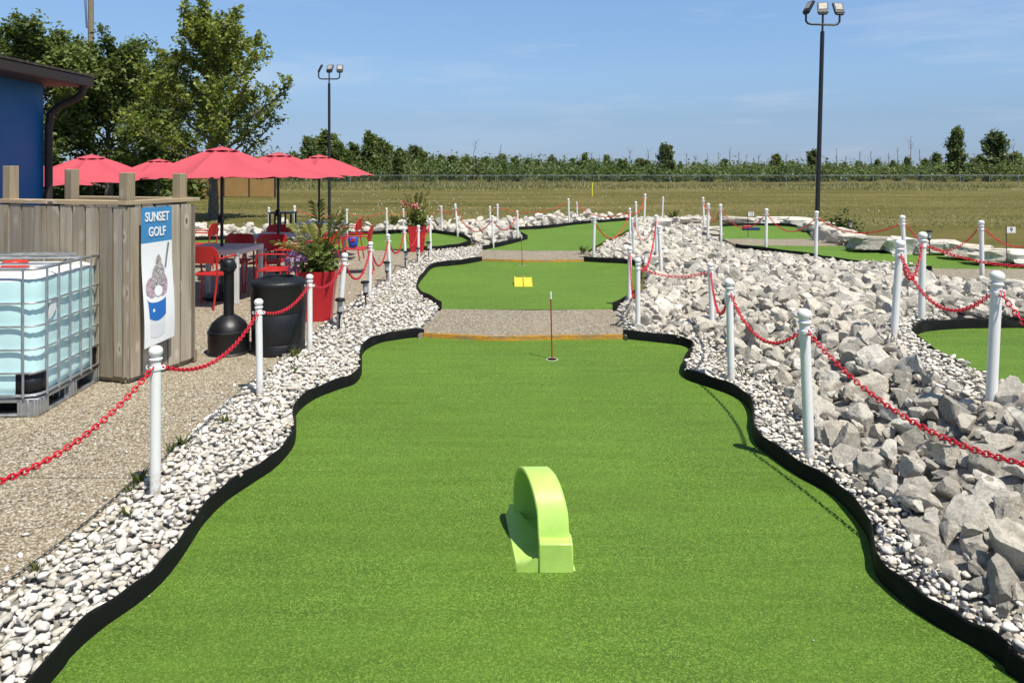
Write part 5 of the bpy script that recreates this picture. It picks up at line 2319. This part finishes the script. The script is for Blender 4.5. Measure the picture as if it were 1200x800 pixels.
for (ux, uy), lab in (((260, 10.45), 'grey slatted table under the largest umbrella'), ((326, 12.3), 'grey slatted table under the middle umbrella of the right row'), ((374, 15.0), 'grey slatted table under the farthest right umbrella'), ((110, 12.9), 'grey table under the creased umbrella, hidden behind the enclosure'), ((186, 15.6), 'grey table under the small looking umbrella behind the enclosure')):
    if t0 is None:
        t0 = make_table()
        o = t0
    else:
        o = dup(t0)
    o.location = (PY(ux, uy), uy, .06)
    o.rotation_euler = (0, 0, R(-4))
    tag(o, lab, 'table', 'grey tables under the umbrellas')
chair(-4.03, 9.86, R(82), 'red chair with its back to the camera at the front of the nearest table')
chair(-3.28, 10.35, R(186), 'red chair in side view right of the nearest grey table')
chair(-3.68, 11.15, R(-88), 'right one of two red chairs behind the nearest grey table')
chair(-4.22, 11.20, R(-95), 'left one of two red chairs behind the nearest grey table')
chair(-5.75, 13.7, R(185), 'lone red chair facing left close behind the enclosure post')
chair(-3.55, 13.0, R(-92), 'red chair behind the middle table, its back under the palm leaves')
chair(-4.15, 13.05, R(-86), 'red chair behind the middle table beside its umbrella pole')
chair(-3.1, 12.1, R(178), 'red chair right of the middle table, half hidden by the planter palm')
ch6 = chair(-2.72, 13.0, R(187), 'red chair with a blue bag on it at the patio green')
chair(-3.3, 14.9, R(180), 'red chair at the farthest table, behind the nearer palm')
# bag
r = empty('carry_bag', (PY(413, 12.9), 12.95, .555), R(10), 'blue bag with red and white print on the red chair', 'bag')
mb = MB()
vb, fb = I3
v = np.sign(vb)*np.abs(vb)**.6
v *= np.array([.085, .07, .10])
v[:, 0] *= 1+.1*np.sin(v[:, 2]*40)
v[:, 2] += .06
np_mesh('bag_body', v, fb, M['bagblue'], None, True, r)
MB().prism([(-.045, 0), (.03, 0), (.045, .05), (-.03, .055)], -.002, .002).xform(Matrix.Translation((0, -.078, .07)) @ UPR).build('bag_print', M['redpaint'], r)
# black shelf beyond the middle table
r = empty('serving_cart', (PY(331.5, 15.6), 15.6, .06), 0, 'low black serving cart beyond the middle umbrella pole', 'cart')
MB().box((0, 0, .9), (.5, .4, .03)).build('top', M['blackmetal'], r, bevel=.005)
MB().box((0, 0, .45), (.48, .38, .03)).build('shelf', M['blackmetal'], r, bevel=.005)
for sx in (-1, 0, 1):
    for sy in (-1, 1):
        MB().box((sx*.22, sy*.17, .44), (.035, .035, .88)).build('leg', M['blackmetal'], r)

# ------------------------------------------------------------------ blue building at left
def building():
    Xw, Yw = -5.73, 9.05
    r = empty('blue_building', (Xw, Yw, .06), 0, 'blue painted building corner with dark eave and downspout at the left edge', 'building')
    mb = MB()
    Wd, Dp = 5.0, 11.0
    mb.box((-Wd/2, -Dp/2, 1.43), (Wd, Dp, 2.86))
    mb.build('wall', M['blue'], r, smooth=0)
    MB().box((-Wd/2+.0, -Dp/2+.1, 2.875), (Wd+.82, Dp+.34, .03)).build('soffit', M['soffit'], r, smooth=0)
    mb = MB()
    mb.box((.425, -Dp/2+.0, 2.91), (.10, Dp+.5, .12))
    mb.build('gutter', M['gutter'], r, bevel=.012)
    mb = MB()
    mb.box((-Wd/2-.02, .27, 2.93), (Wd+.78, .03, .12))
    mb.build('fascia', M['gutter'], r)
    mb = MB()
    e = .48
    vs = []
    for yy in (-Dp-.3, .285):
        vs += [(e, yy, 2.975), (-Wd/2, yy, 3.22), (-Wd-e, yy, 2.975), (-Wd-e, yy, 3.0), (-Wd/2, yy, 3.25), (e, yy, 3.0)]
    fs = [(0, 1, 2, 3, 4, 5), (11, 10, 9, 8, 7, 6)]+[(i, (i+1) % 6, 6+(i+1) % 6, 6+i) for i in range(6)]
    mb.add(vs, fs)
    mb.build('roof', M['roof'], r, smooth=0)
    mb = MB()
    mb.tube([(.42, .1, 2.88), (.42, .1, 2.78), (.35, .09, 2.70), (.16, .04, 2.60), (.07, .02, 2.50), (.055, .01, 2.3), (.055, .01, 0)], .045, 10)
    mb.build('downspout', M['gutter'], r, smooth=50)


building()

# ------------------------------------------------------------------ lamp poles
def lamp(px_, Y, top, lean, s, label):
    z0 = T(PY(px_, Y), Y) if Y < 28 else 0
    r = empty('lamp_pole', (PY(px_, Y), Y, z0), 0, label, 'lamp pole', 'tall black flood lamp poles')
    H_ = CH+(HY-top)/F*Y-z0
    r.rotation_euler = (0, lean, 0)
    hp = H_-.95*s
    MB().tube([(0, 0, -.2), (0, 0, hp)], [.085*s, .075*s], 14).build('shaft', M['blackmetal'], r)
    MB().box((0, 0, .02), (.34*s, .34*s, .05)).build('base_plate', M['blackmetal'], r)
    mb = MB()
    a = .62*s
    mb.tube([(0, 0, hp-.02), (0, 0, hp+.75*s)], .04*s, 8)
    mb.tube([(-a, 0, hp+.62*s), (-a, 0, hp+.38*s), (-a+.07*s, 0, hp+.29*s), (-a+.18*s, 0, hp+.26*s), (a-.18*s, 0, hp+.26*s), (a-.07*s, 0, hp+.29*s), (a, 0, hp+.38*s), (a, 0, hp+.65*s)], .04*s, 8)
    mb.build('bracket', M['blackmetal'], r)
    for x_, rz, ry in ((-a, R(78), 0), (0, R(16), 0), (a, R(-6), 0)):
        f = empty('t', (0, 0, 0))
        bpy.data.objects.remove(f)
        m = Matrix.Translation((x_, 0, hp+.70*s)) @ Matrix.Rotation(-rz, 4, 'Z') @ Matrix.Rotation(R(-28), 4, 'X')
        mb = MB()
        mb.box((0, 0, .22*s), (.37*s, .10*s, .46*s))
        mb.box((0, .02*s, .0), (.3*s, .09*s, .12*s))
        mb.xform(m)
        hd = mb.build('lamp_head', M['blackmetal'], r, bevel=.01)
        mb = MB()
        mb.box((0, -.053*s, .27*s), (.27*s, .012, .27*s))
        mb.xform(m)
        mb.build('lens', M['lamp'], hd)


lamp(957.5, 24, 7, R(1.6), .88, 'tall black lamp pole with three flood lamps at right')
lamp(386, 27, 79, R(-.1), .62, 'black lamp pole with three flood lamps behind the umbrellas')

# utility pole behind the trees
r = empty('utility_pole', (PY(106.5, 44), 44, 0), 0, 'wooden utility pole rising above the trees at left', 'utility pole')
MB().tube([(0, 0, -.3), (0, 0, 13.2)], [.21, .15], 14, tint=.4).build('shaft', M['pole'], r)
for k, dx in enumerate((-.1, .0, .1)):
    MB().tube([(-.22+dx*.4, -.05, 10.2), (-.28+dx*.5, -.06, 11.5), (-.34+dx, -.08, 12.6), (-.5+dx, -.1, 14)], .014, 5).build('cable', M['blackmetal'], r)
MB().box((0, 0, 12.6), (2.2, .1, .12), tint=.3).build('crossarm', M['pole'], r)

# tan windscreen fence below the trees
r = empty('windscreen_fence', (0, 0, 0), 0, 'tan fabric screen between posts far behind the umbrellas', 'fence')
A_, B_ = Vector((PY(150, 50.5), 50.5, 0)), Vector((PY(322.5, 47.5), 47.5, 0))
r.location = A_
d = B_-A_
L_ = d.length
n = 6
ang = math.atan2(d.y, d.x)
for k in range(n):
    a = d*(k/n)
    b = d*((k+1)/n)
    c = (a+b)/2
    o = MB().box((0, 0, 1.36), (L_/n-.1, .05, 2.6)).build('screen_panel', M['tan'], r, smooth=0)
    o.location = c
    o.rotation_euler = (0, 0, ang)
for k in range(n+1):
    o = MB().tube([(0, 0, -.1), (0, 0, 2.75)], .06, 8).build('fence_post', M['soffit'], r)
    o.location = d*(k/n)


# ------------------------------------------------------------------ trees
def grow(seed, H_, tr, crown, n_limb, n_sub, n_leaf, lsize, sig, spread_up=.55, fork=.22, clump=1.0, rise=.5):
    """tapered trunk, rising limbs and twigs, leaves scattered along the twigs. crown(t): reach of limbs at height t of H"""
    g = np.random.default_rng(seed)
    mb = MB()
    pts = []
    for i in range(9):
        t = i/8
        pts.append(Vector((g.normal(0, .012)*H_*t, g.normal(0, .012)*H_*t, H_*.9*t)))
    mb.tube(pts, [tr*(1-.88*(i/8)**.8)+.012 for i in range(9)], 9)
    C_, TN = [], []
    for k in range(n_limb):
        t0_ = fork+(.88-fork)*(k/(n_limb-1))**.9
        j = min(7, int(t0_/.9*8))
        p0 = pts[j].lerp(pts[j+1], min(1, t0_/.9*8-j))
        az = k*2.39996+g.uniform(-.4, .4)
        Lm = crown(t0_, az)*g.uniform(.75, 1.12)
        el = spread_up+g.uniform(-.15, .3)+rise*t0_
        d0 = Vector((math.cos(az)*math.cos(el), math.sin(az)*math.cos(el), math.sin(el)))
        lp = [p0]
        dd = d0.copy()
        st = Lm/6
        for i in range(6):
            dd = (dd+Vector((g.normal(0, .12), g.normal(0, .12), .06+g.normal(0, .08)))).normalized()
            lp.append(lp[-1]+dd*st)
        rr = tr*.36*(1-.6*t0_)
        mb.tube(lp, [rr*(1-.88*i/6)+.006 for i in range(7)], 5, cap=False)
        ctint = g.uniform(.15, .85)
        for q in range(n_sub):
            u_ = .22+.78*(q+g.uniform(0, 1))/n_sub
            i = min(5, int(u_*6))
            b0 = lp[i].lerp(lp[i+1], u_*6-i)
            sd = Vector(g.normal(0, 1, 3))
            sd.z = abs(sd.z)*.6+.05
            sd = (sd.normalized()+dd*.7).normalized()
            sl = Lm*g.uniform(.18, .38)*(1.1-.5*u_)
            b1 = b0+sd*sl
            mb.tube([b0, b0.lerp(b1, .5)+Vector((0, 0, .03*sl)), b1], [rr*.3+.004, rr*.2+.003, .003], 4, cap=False)
            m_ = n_leaf
            uu = g.uniform(.1, 1.1, m_)
            pos = np.array(b0)[None]*(1-uu)[:, None]+np.array(b1)[None]*uu[:, None]+g.normal(0, sig*clump, (m_, 3))
            C_.append(pos)
            TN.append(np.clip(ctint+g.normal(0, .22, m_), 0, 1))
    C_ = np.concatenate(C_)
    TN = np.concatenate(TN)
    v, f, t = leaf_quads(C_, lsize, .2, .62, TN)
    return mb, v, f, t


def tree_thing(name, loc, parts, leafmat, label, group=None, scale=1.0, rz=0.0, barkmat='bark'):
    mb, v, f, t = parts
    r = empty(name, loc, rz, label, 'tree', group)
    r.scale = (scale,)*3
    mb.build('trunk', M[barkmat], r, smooth=60, fix=False)
    np_mesh('crown', v, f, M[leafmat], t, False, r)
    return r


def crown_maple(t, az):
    return np.interp(t, [.15, .25, .4, .6, .8, 1], [3.0, 3.5, 3.3, 2.6, 2.1, 1.5])


Ym = 27.0
tree_thing('maple_tree', (PY(250, Ym), Ym, 0), grow(11, 7.3, .19, crown_maple, 50, 12, 33, .08, .085, -.02, .20, 1.0, .95), 'maple', 'tall lighter green maple standing behind the largest umbrella')


def crown_round(t, az):
    return np.interp(t, [.05, .3, .55, .8, 1], [3.4, 4.0, 3.7, 2.7, 1.3])


gB = grow(21, 8.0, .22, crown_round, 42, 10, 56, .11, .18, .3, .08)
tB = tree_thing('broadleaf_tree', (PY(45, 36), 36, 0), gB, 'leafdark', 'dark leafy tree behind the blue building roof')
tC = dup(tB)
tC.location = (PY(128, 39), 39, 0)
tC.rotation_euler = (0, 0, 2.0)
tC.scale = (1.0, 1.0, .98)
tag(tC, 'dark leafy tree between the building and the lighter maple', 'tree')
tD = dup(tB)
tD.location = (PY(185, 43), 43, 0)
tD.rotation_euler = (0, 0, 4.1)
tD.scale = (.9, .9, .92)
tag(tD, 'dark leafy tree directly left behind the lighter maple', 'tree')
tE = dup(tB)
tE.location = (PY(-20, 38), 38, 0)
tE.rotation_euler = (0, 0, 5.3)
tE.scale = (1.05, 1.05, .95)
tag(tE, 'dark leafy tree cut by the left edge of the photo', 'tree')

# hedge bushes under those trees
nB = 5200
bx_ = rng.uniform(PY(-30, 42), PY(215, 42), nB)
by_ = rng.uniform(40, 46, nB)
C_ = np.stack([bx_, by_, np.abs(rng.normal(0, 1.0, nB))+.05], -1)
v, f, t = leaf_quads(C_, .2)
tag(np_mesh('undergrowth', v, f, M['leafdark'], t, False), 'dark undergrowth beneath the left trees', 'undergrowth', kind='stuff')


# far tree line
def cr(a, b, c, d, e):
    return lambda t, az: np.interp(t, [.05, .3, .55, .8, 1], [a, b, c, d, e])


kinds = []
TG = 'trees of the far tree line'
specs = [
    (31, 7.5, .16, cr(2.2, 2.8, 2.5, 1.8, .8), 26, 7, 26, .26, .3, .3, .08, 'leaffar'),
    (32, 7.5, .15, cr(1.4, 1.9, 1.7, 1.2, .6), 26, 7, 26, .24, .26, .5, .08, 'leaffar'),
    (33, 7.5, .16, cr(2.4, 2.4, 1.8, 1.1, .4), 28, 7, 26, .25, .26, .15, .05, 'leafdark'),
    (34, 7.5, .17, cr(1.6, 2.4, 2.8, 2.2, 1.0), 26, 7, 26, .26, .3, .4, .15, 'leafblue'),
]
lab_far = ['broad mid green tree in the far tree line', 'slim mid green tree in the far tree line', 'dark conical tree in the far tree line', 'grey green rounded tree in the far tree line']
protos = []
for k, (seed, H_, tr, c, nl_, ns_, nf_, ls_, sg_, su_, fk_, mt_) in enumerate(specs):
    protos.append(tree_thing('far_tree', (0, 0, 0), grow(seed, H_, tr, c, nl_, ns_, nf_, ls_, sg_, su_, fk_), mt_, lab_far[k], TG))
used = [False]*4
PROF = [(335, 186), (345, 182), (360, 165), (372, 158), (380, 153), (392, 162), (402, 172), (413, 168), (425, 176), (437, 156), (446, 162), (455, 170), (463, 178), (470, 174), (478, 180), (487, 174), (495, 179), (505, 183), (516, 181), (526, 184), (538, 187), (549, 185), (560, 188), (572, 185), (583, 187), (592, 183), (605, 187), (618, 186), (630, 188), (643, 184), (655, 188), (668, 187), (676, 189), (685, 181), (697, 189), (712, 184), (725, 188), (736, 186), (750, 190), (762, 192), (800, 193), (815, 191), (830, 193), (850, 191), (870, 192), (890, 193), (913, 183), (930, 192), (951, 181), (968, 192), (990, 190), (1010, 193), (1030, 191), (1050, 192), (1066, 189), (1082, 187), (1098, 184), (1140, 184), (1152, 180), (1185, 176), (1197, 182)]
def fartree(px_, top, kind, Y, label=None, wide=1.0):
    H_ = CH+(HY-top)/F*Y
    p = protos[kind]
    o = p if not used[kind] else dup(p)
    used[kind] = True
    s = H_/8.0
    o.location = (PY(px_, Y), Y, 0)
    o.scale = (s*wide, s*wide, s)
    o.rotation_euler = (0, 0, random.uniform(0, 6.28))
    tag(o, label or lab_far[kind], 'tree', TG)
random.seed(3)
fartree(780, 170, 3, 110, 'lone rounded grey green tree standing above the low far tree line, right of centre', .95)
fartree(1121, 150, 0, 105, 'tallest leafy tree of the far tree line near the right edge', .62)
fartree(1166, 156, 3, 108, 'rounded dark tree at the right edge of the far tree line', .95)
for i, (px_, top) in enumerate(PROF):
    Y = random.uniform(112, 135) if px_ < 760 else random.uniform(118, 150)
    if px_ < 470:
        Y = random.uniform(95, 120)
    k = random.choice((0, 1, 2, 2, 3)) if px_ < 520 else random.choice((0, 1, 1, 2, 3))
    px_ += random.uniform(-4, 4)
    top += random.choice((-3, -1, 0, 1, 2))
    fartree(px_, top-1, k, Y, None, random.uniform(.65, 1.25))
# woodland floor: mixed scrub, bush beside bush at many heights
nBush = 1500
ux = rng.uniform(300, 1290, nBush)
uY = rng.uniform(100, 165, nBush)
prof = np.interp(ux, [300, 420, 520, 700, 760, 860, 1080, 1200, 1290], [182, 181, 186, 189, 192, 192.5, 191.5, 188.5, 188.5])
top = (CH+(HY-prof)/F*uY)*rng.choice([.45, .6, .75, .9, 1.0, 1.12], nBush)*rng.uniform(.85, 1.15, nBush)
top = np.clip(top, .9, None)
rad = np.clip(top*rng.uniform(.3, .75, nBush), .7, 2.6)
per = 85
th = rng.normal(size=(nBush, per, 3))
th /= np.linalg.norm(th, axis=2)[:, :, None]
th *= rng.uniform(.35, 1.0, (nBush, per))[:, :, None]**.5
cen = np.stack([(ux-600)/F*uY, uY, top*.5], -1)
C_ = cen[:, None, :]+th*np.stack([rad, rad, top*.5], -1)[:, None, :]*(1+.25*rng.normal(size=(nBush, per, 1)))
tn = np.clip(np.repeat(rng.uniform(.1, .9, nBush), per)+rng.normal(0, .15, nBush*per), 0, 1)
C_ = C_.reshape(-1, 3)
C_[:, 2] = np.abs(C_[:, 2])
v, f, t = leaf_quads(C_, .21, .2, .7, tn)
tag(np_mesh('far_scrub', v, f, M['leaffar'], t, False), 'low continuous scrub along the foot of the far tree line', 'scrub', kind='stuff')
# dead snags
def snag(px_, top, Y, label, seed):
    g = np.random.default_rng(seed)
    H_ = CH+(HY-top)/F*Y
    mb = MB()
    pts = [Vector((g.normal(0, .02)*H_*i/6, 0, H_*i/6)) for i in range(7)]
    mb.tube(pts, [.07*(1-.8*i/6)+.015 for i in range(7)], 6)
    for k in range(7):
        t_ = g.uniform(.4, .95)
        i = min(5, int(t_*6))
        p0 = pts[i].lerp(pts[i+1], t_*6-i)
        az = g.uniform(0, 6.28)
        L_ = H_*g.uniform(.08, .2)
        mb.tube([p0, p0+Vector((math.cos(az)*L_*.6, math.sin(az)*L_*.6, L_*.9))], [.03, .01], 4)
    o = mb.build('dead_tree', M['dead'], None, loc=(PY(px_, Y), Y, 0))
    tag(o, label, 'dead tree', 'bare dead trunks in the far tree line')
for k, (px_, top, lab) in enumerate([(556, 165, 'tall bare dead trunk left of centre in the far tree line'), (586, 170, 'bare twin of the dead trunk left of centre, a little shorter'), (693, 178, 'bare dead trunk above the tree line right of centre'), (702, 181, 'short bare trunk right next to another right of centre'), (759, 174, 'bare dead trunk just left of the lone rounded tree'), (805, 180, 'thin bare trunk just right of the lone rounded tree'), (856, 172, 'tall thin bare trunk midway to the tall lamp pole'), (874, 181, 'forked bare trunk between the thin one and the lamp pole'), (980, 174, 'bare dead trunk just right of the tall lamp pole'), (1007, 178, 'bare trunk, second to the right of the lamp pole'), (1021, 177, 'bare trunk, third to the right of the lamp pole'), (1067, 159, 'tallest forked bare dead tree at right, left of the tallest leafy tree'), (1188, 168, 'bare trunk beside the rounded tree at the right edge')]):
    snag(px_, top, 112+k % 3*4, lab, 60+k)

for k, px_ in enumerate((512, 533, 603, 622, 650, 738, 815, 829, 842, 866, 889, 905, 921, 935, 968, 992, 1032, 1041, 1052, 1078, 1090, 1142, 1178)):
    snag(px_, random.uniform(172, 185), random.uniform(105, 130), 'thin bare dead trunk poking out of the scrub of the far tree line', 200+k)

# ------------------------------------------------------------------ chain link fence far across the field
r = empty('chainlink_fence', (0, 78, 0), 0, 'long low chain link fence across the far side of the field', 'fence')
fx0, fx1 = PY(-100, 78), PY(1330, 78)
hF = 1.13
mb = MB()
mb.tube([(fx0, 0, hF), (fx1, 0, hF)], .028, 6)
mb.build('top_rail', M['galv'], r)
mb = MB()
mb.add([(fx0, 0, .05), (fx1, 0, .05), (fx1, 0, hF), (fx0, 0, hF)], [(0, 1, 2, 3)])
mb.build('wire_mesh', M['linkmesh'], r, smooth=0)
for k in range(43):
    xx = fx0+(fx1-fx0)*k/42
    MB().tube([(xx, .03, -.1), (xx, .03, hF+.05)], .03, 6).build('fence_post', M['galv'], r)

# tall grass before the fence
nT = 42000
tx = rng.uniform(PY(-60, 70), PY(1290, 70), nT)
tY = 62+rng.beta(1.1, 1.0, nT)*15
edge_ = 63.5+4*rng.beta(1,2.5,nT)+1.5*np.sin(tx*.3)+1.0*np.sin(tx*.9+1)+1.6*np.sin(tx*.13)
k = tY > edge_
tx, tY = tx[k], tY[k]
n = len(tx)
hh = rng.uniform(.18, .62, n)*(1+.35*np.sin(tx*.5+tY)*np.sin(tx*.21))
hh = np.where(tx > 8, hh*.75, hh)*np.clip((tY-edge_[k])/5, .25, 1)
ww = rng.uniform(.03, .075, n)
lx, ly = rng.normal(0, .16, n), rng.normal(0, .16, n)
b0 = np.stack([tx-ww, tY, np.zeros(n)-.02], -1)
b1 = np.stack([tx+ww, tY+rng.normal(0, .05, n), np.zeros(n)-.02], -1)
tp = np.stack([tx+lx, tY+ly, hh], -1)
v = np.stack([b0, b1, tp], 1).reshape(-1, 3)
f = np.arange(3*n).reshape(n, 3)
t = np.repeat(np.clip(.45+.3*np.sin(tx*.17)*np.sin(tY*.8)+rng.normal(0, .22, n), 0, 1), 3)
tag(np_mesh('tall_grass', v, f, M['tallgrass'], t, False), 'unmown tall grass band before the far fence', 'grass', kind='stuff')

# short ragged tufts on the near part of the field
nT = 26000
tY = 22+44*rng.beta(.9, 1.8, nT)
tx = (rng.uniform(-60, 1260, nT)-600)/F*tY
k = ~(inpoly(RIPRAP, tx, tY) | inpoly(BERM, tx, tY)) & ((tY > 26.5) | (tx > 8) | (tx < -9.7)) & off_greens(tx, tY, .2)
tx, tY = tx[k], tY[k]
n = len(tx)
hh = rng.uniform(.02, .075, n)
ww = rng.uniform(.012, .03, n)
z0 = terrain0(tx, tY)-.005
v = np.stack([np.stack([tx-ww, tY, z0], -1), np.stack([tx+ww, tY, z0], -1), np.stack([tx+rng.normal(0, .03, n), tY+rng.normal(0, .03, n), z0+hh], -1)], 1).reshape(-1, 3)
f = np.arange(3*n).reshape(n, 3)
t = np.repeat(np.clip(rng.normal(.35, .22, n), 0, 1), 3)
tag(np_mesh('field_grass', v, f, M['tallgrass'], t, False), 'short dry grass tufts over the mown field', 'grass', kind='stuff')

# golf balls lying on the field
mb = MB()
vb, fb = I2
bo = np_mesh('golf_ball', vb*.023, fb, M['ball'], None, True)
first = True
for k in range(90):
    px_ = random.choice((random.uniform(380, 720), random.uniform(380, 560), random.uniform(300, 1180)))
    Y = random.uniform(29, 60)
    if first:
        o = bo
        first = False
    else:
        o = bo.copy()
        COL.objects.link(o)
    o.location = (PY(px_, Y), Y, .03)
    tag(o, 'stray white golf ball lying in the dry field', 'golf ball', 'golf balls strewn over the field')


# weeds
def weed(px_, py_, z, s, label, n=26, flower=False, lm='weed'):
    x, y = P(px_, py_, z)
    mb = MB()
    for k in range(n):
        az = random.uniform(0, 6.28)
        el = random.uniform(.2, 1.3)
        L_ = s*random.uniform(.5, 1.1)
        b = Vector((random.uniform(-.2, .2)*s, random.uniform(-.2, .2)*s, 0))
        tip = b+Vector((math.cos(az)*math.cos(el), math.sin(az)*math.cos(el), math.sin(el)))*L_
        m_ = b.lerp(tip, .55)+Vector((0, 0, .12*L_))
        sd = Vector((-math.sin(az), math.cos(az), 0))*.07*s
        mb.add([b, m_+sd, tip, m_-sd], [(0, 1, 2, 3)], random.uniform(.05, 1))
    o = mb.build('weed', M[lm], None, smooth=0, loc=(x, y, z), fix=False)
    tag(o, label, 'weed')


weed(162, 566, .07, .10, 'dark little weed at the foot of the nearest left post', 30)
weed(150, 578, .07, .07, 'small weed between patio corner and nearest left post', 16)
weed(215, 524, .07, .10, 'dry weed on the patio edge right of the nearest left post', 34)
weed(200, 530, .07, .08, 'low weed tuft touching the patio joint shadow', 18)
weed(265, 496, .07, .09, 'weed in the pebbles below the second left post', 20)
weed(42, 672, .07, .075, 'weed by the patio edge at lower left', 18)
weed(150, 605, .07, .08, 'wispy grey weed among pebbles at lower left', 16)
weed(344, 419, .07, .12, 'weed at the foot of the black barrel', 22)
weed(345, 437, .07, .09, 'weed in the pebbles below the barrel', 14)
weed(872, 441, .08, .09, 'yellowish weed between rocks beside the edging bulge', 16)
weed(832, 404, .08, .09, 'weed where the rocks meet the edging corner', 14)
weed(790, 257, .15, .42, 'leafy weed behind the rock bank against the dry field', 40)
weed(462, 264, .3, .35, 'weed on the far berm left of the farther planter', 34)
weed(683, 297, .1, .22, 'dark weed at the right end of the walk before third green', 30)
weed(1006, 276, .3, .22, 'small weed right of the far right solar light', 26)
for px_, py_, s, lab in ((988, 272, .5, 'green shrub among the limestone blocks right of the tall lamp pole'), ):
    x, y = P(px_, py_, .3)
    n = 700
    C_ = np.stack([rng.normal(0, .22, n), rng.normal(0, .16, n), np.abs(rng.normal(.1, .2, n))], -1)
    v, f, t = leaf_quads(C_, .05)
    o = np_mesh('shrub', v, f, M['weed'], t, False)
    o.location = (x, y, .25)
    tag(o, lab, 'shrub')

# ------------------------------------------------------------------ sky, sun, camera
SUN = Vector((.31, -.37, 1.0)).normalized()
elev = math.asin(SUN.z)
az = math.atan2(SUN.x, SUN.y)
w = bpy.data.worlds.new('World')
sc.world = w
w.use_nodes = True
nt = w.node_tree
N, L = nt.nodes, nt.links
bg = N['Background']
sky = N.new('ShaderNodeTexSky')
sky.sky_type = 'NISHITA'
sky.sun_disc = False
sky.sun_elevation = elev
sky.sun_rotation = az
sky.altitude = 200
sky.air_density = 1.0
sky.dust_density = .15
sky.ozone_density = 2.5
tc = N.new('ShaderNodeTexCoord').outputs['Generated']
n1 = noise(N, L, mapping(N, L, tc, (1.2, 1.2, 9), (0, .12, .3)), 2.2, 7, .6)
n2 = noise(N, L, mapping(N, L, tc, (1, 1, 3)), 1.1, 3)
mm = N.new('ShaderNodeMath')
mm.operation = 'MULTIPLY'
L.new(mrange(N, L, n1.outputs['Fac'], .5, .78, 0, 1), mm.inputs[0])
L.new(mrange(N, L, n2.outputs['Fac'], .40, .62, 0, .55), mm.inputs[1])
spz = N.new('ShaderNodeSeparateXYZ')
L.new(tc, spz.inputs[0])
hz = ramp(N, [(0, C4(.37, .51, .90)), (.02, C4(.40, .52, .87)), (.065, C4(.53, .61, .82)), (.12, C4(.76, .84, .97)), (.215, C4(.97, 1.05, 1.15)), (.5, C4(1.0, .98, .92)), (1, C4(1.0, .97, .9))])
L.new(spz.outputs[2], hz.inputs[0])
c = mixc(N, L, mm.outputs[0], mixc(N, L, 1.0, sky.outputs[0], hz.outputs[0], 'MULTIPLY'), (5.2, 5.7, 6.5, 1))
L.new(c, bg.inputs['Color'])
bg.inputs['Strength'].default_value = .1

sl = bpy.data.lights.new('sun', 'SUN')
sl.energy = 4.9
sl.angle = R(.53)
sl.color = (1.0, .945, .83)
so = bpy.data.objects.new('sun', sl)
COL.objects.link(so)
so.rotation_euler = SUN.to_track_quat('Z', 'Y').to_euler()

cam = bpy.data.cameras.new('camera')
cam.sensor_width = 36
cam.lens = 36*F/1200
cam.shift_y = -(400-HY)/1200
cam.clip_start = .05
cam.clip_end = 5000
co = bpy.data.objects.new('camera', cam)
COL.objects.link(co)
co.location = (0, 0, CH)
co.rotation_euler = (R(90), 0, 0)
sc.camera = co
vs_ = sc.view_settings
vs_.view_transform = 'Standard'
vs_.look = 'None'
vs_.exposure = 0.35
vs_.gamma = 1.0
vs_.use_curve_mapping = False
sc.cycles.max_bounces = 6
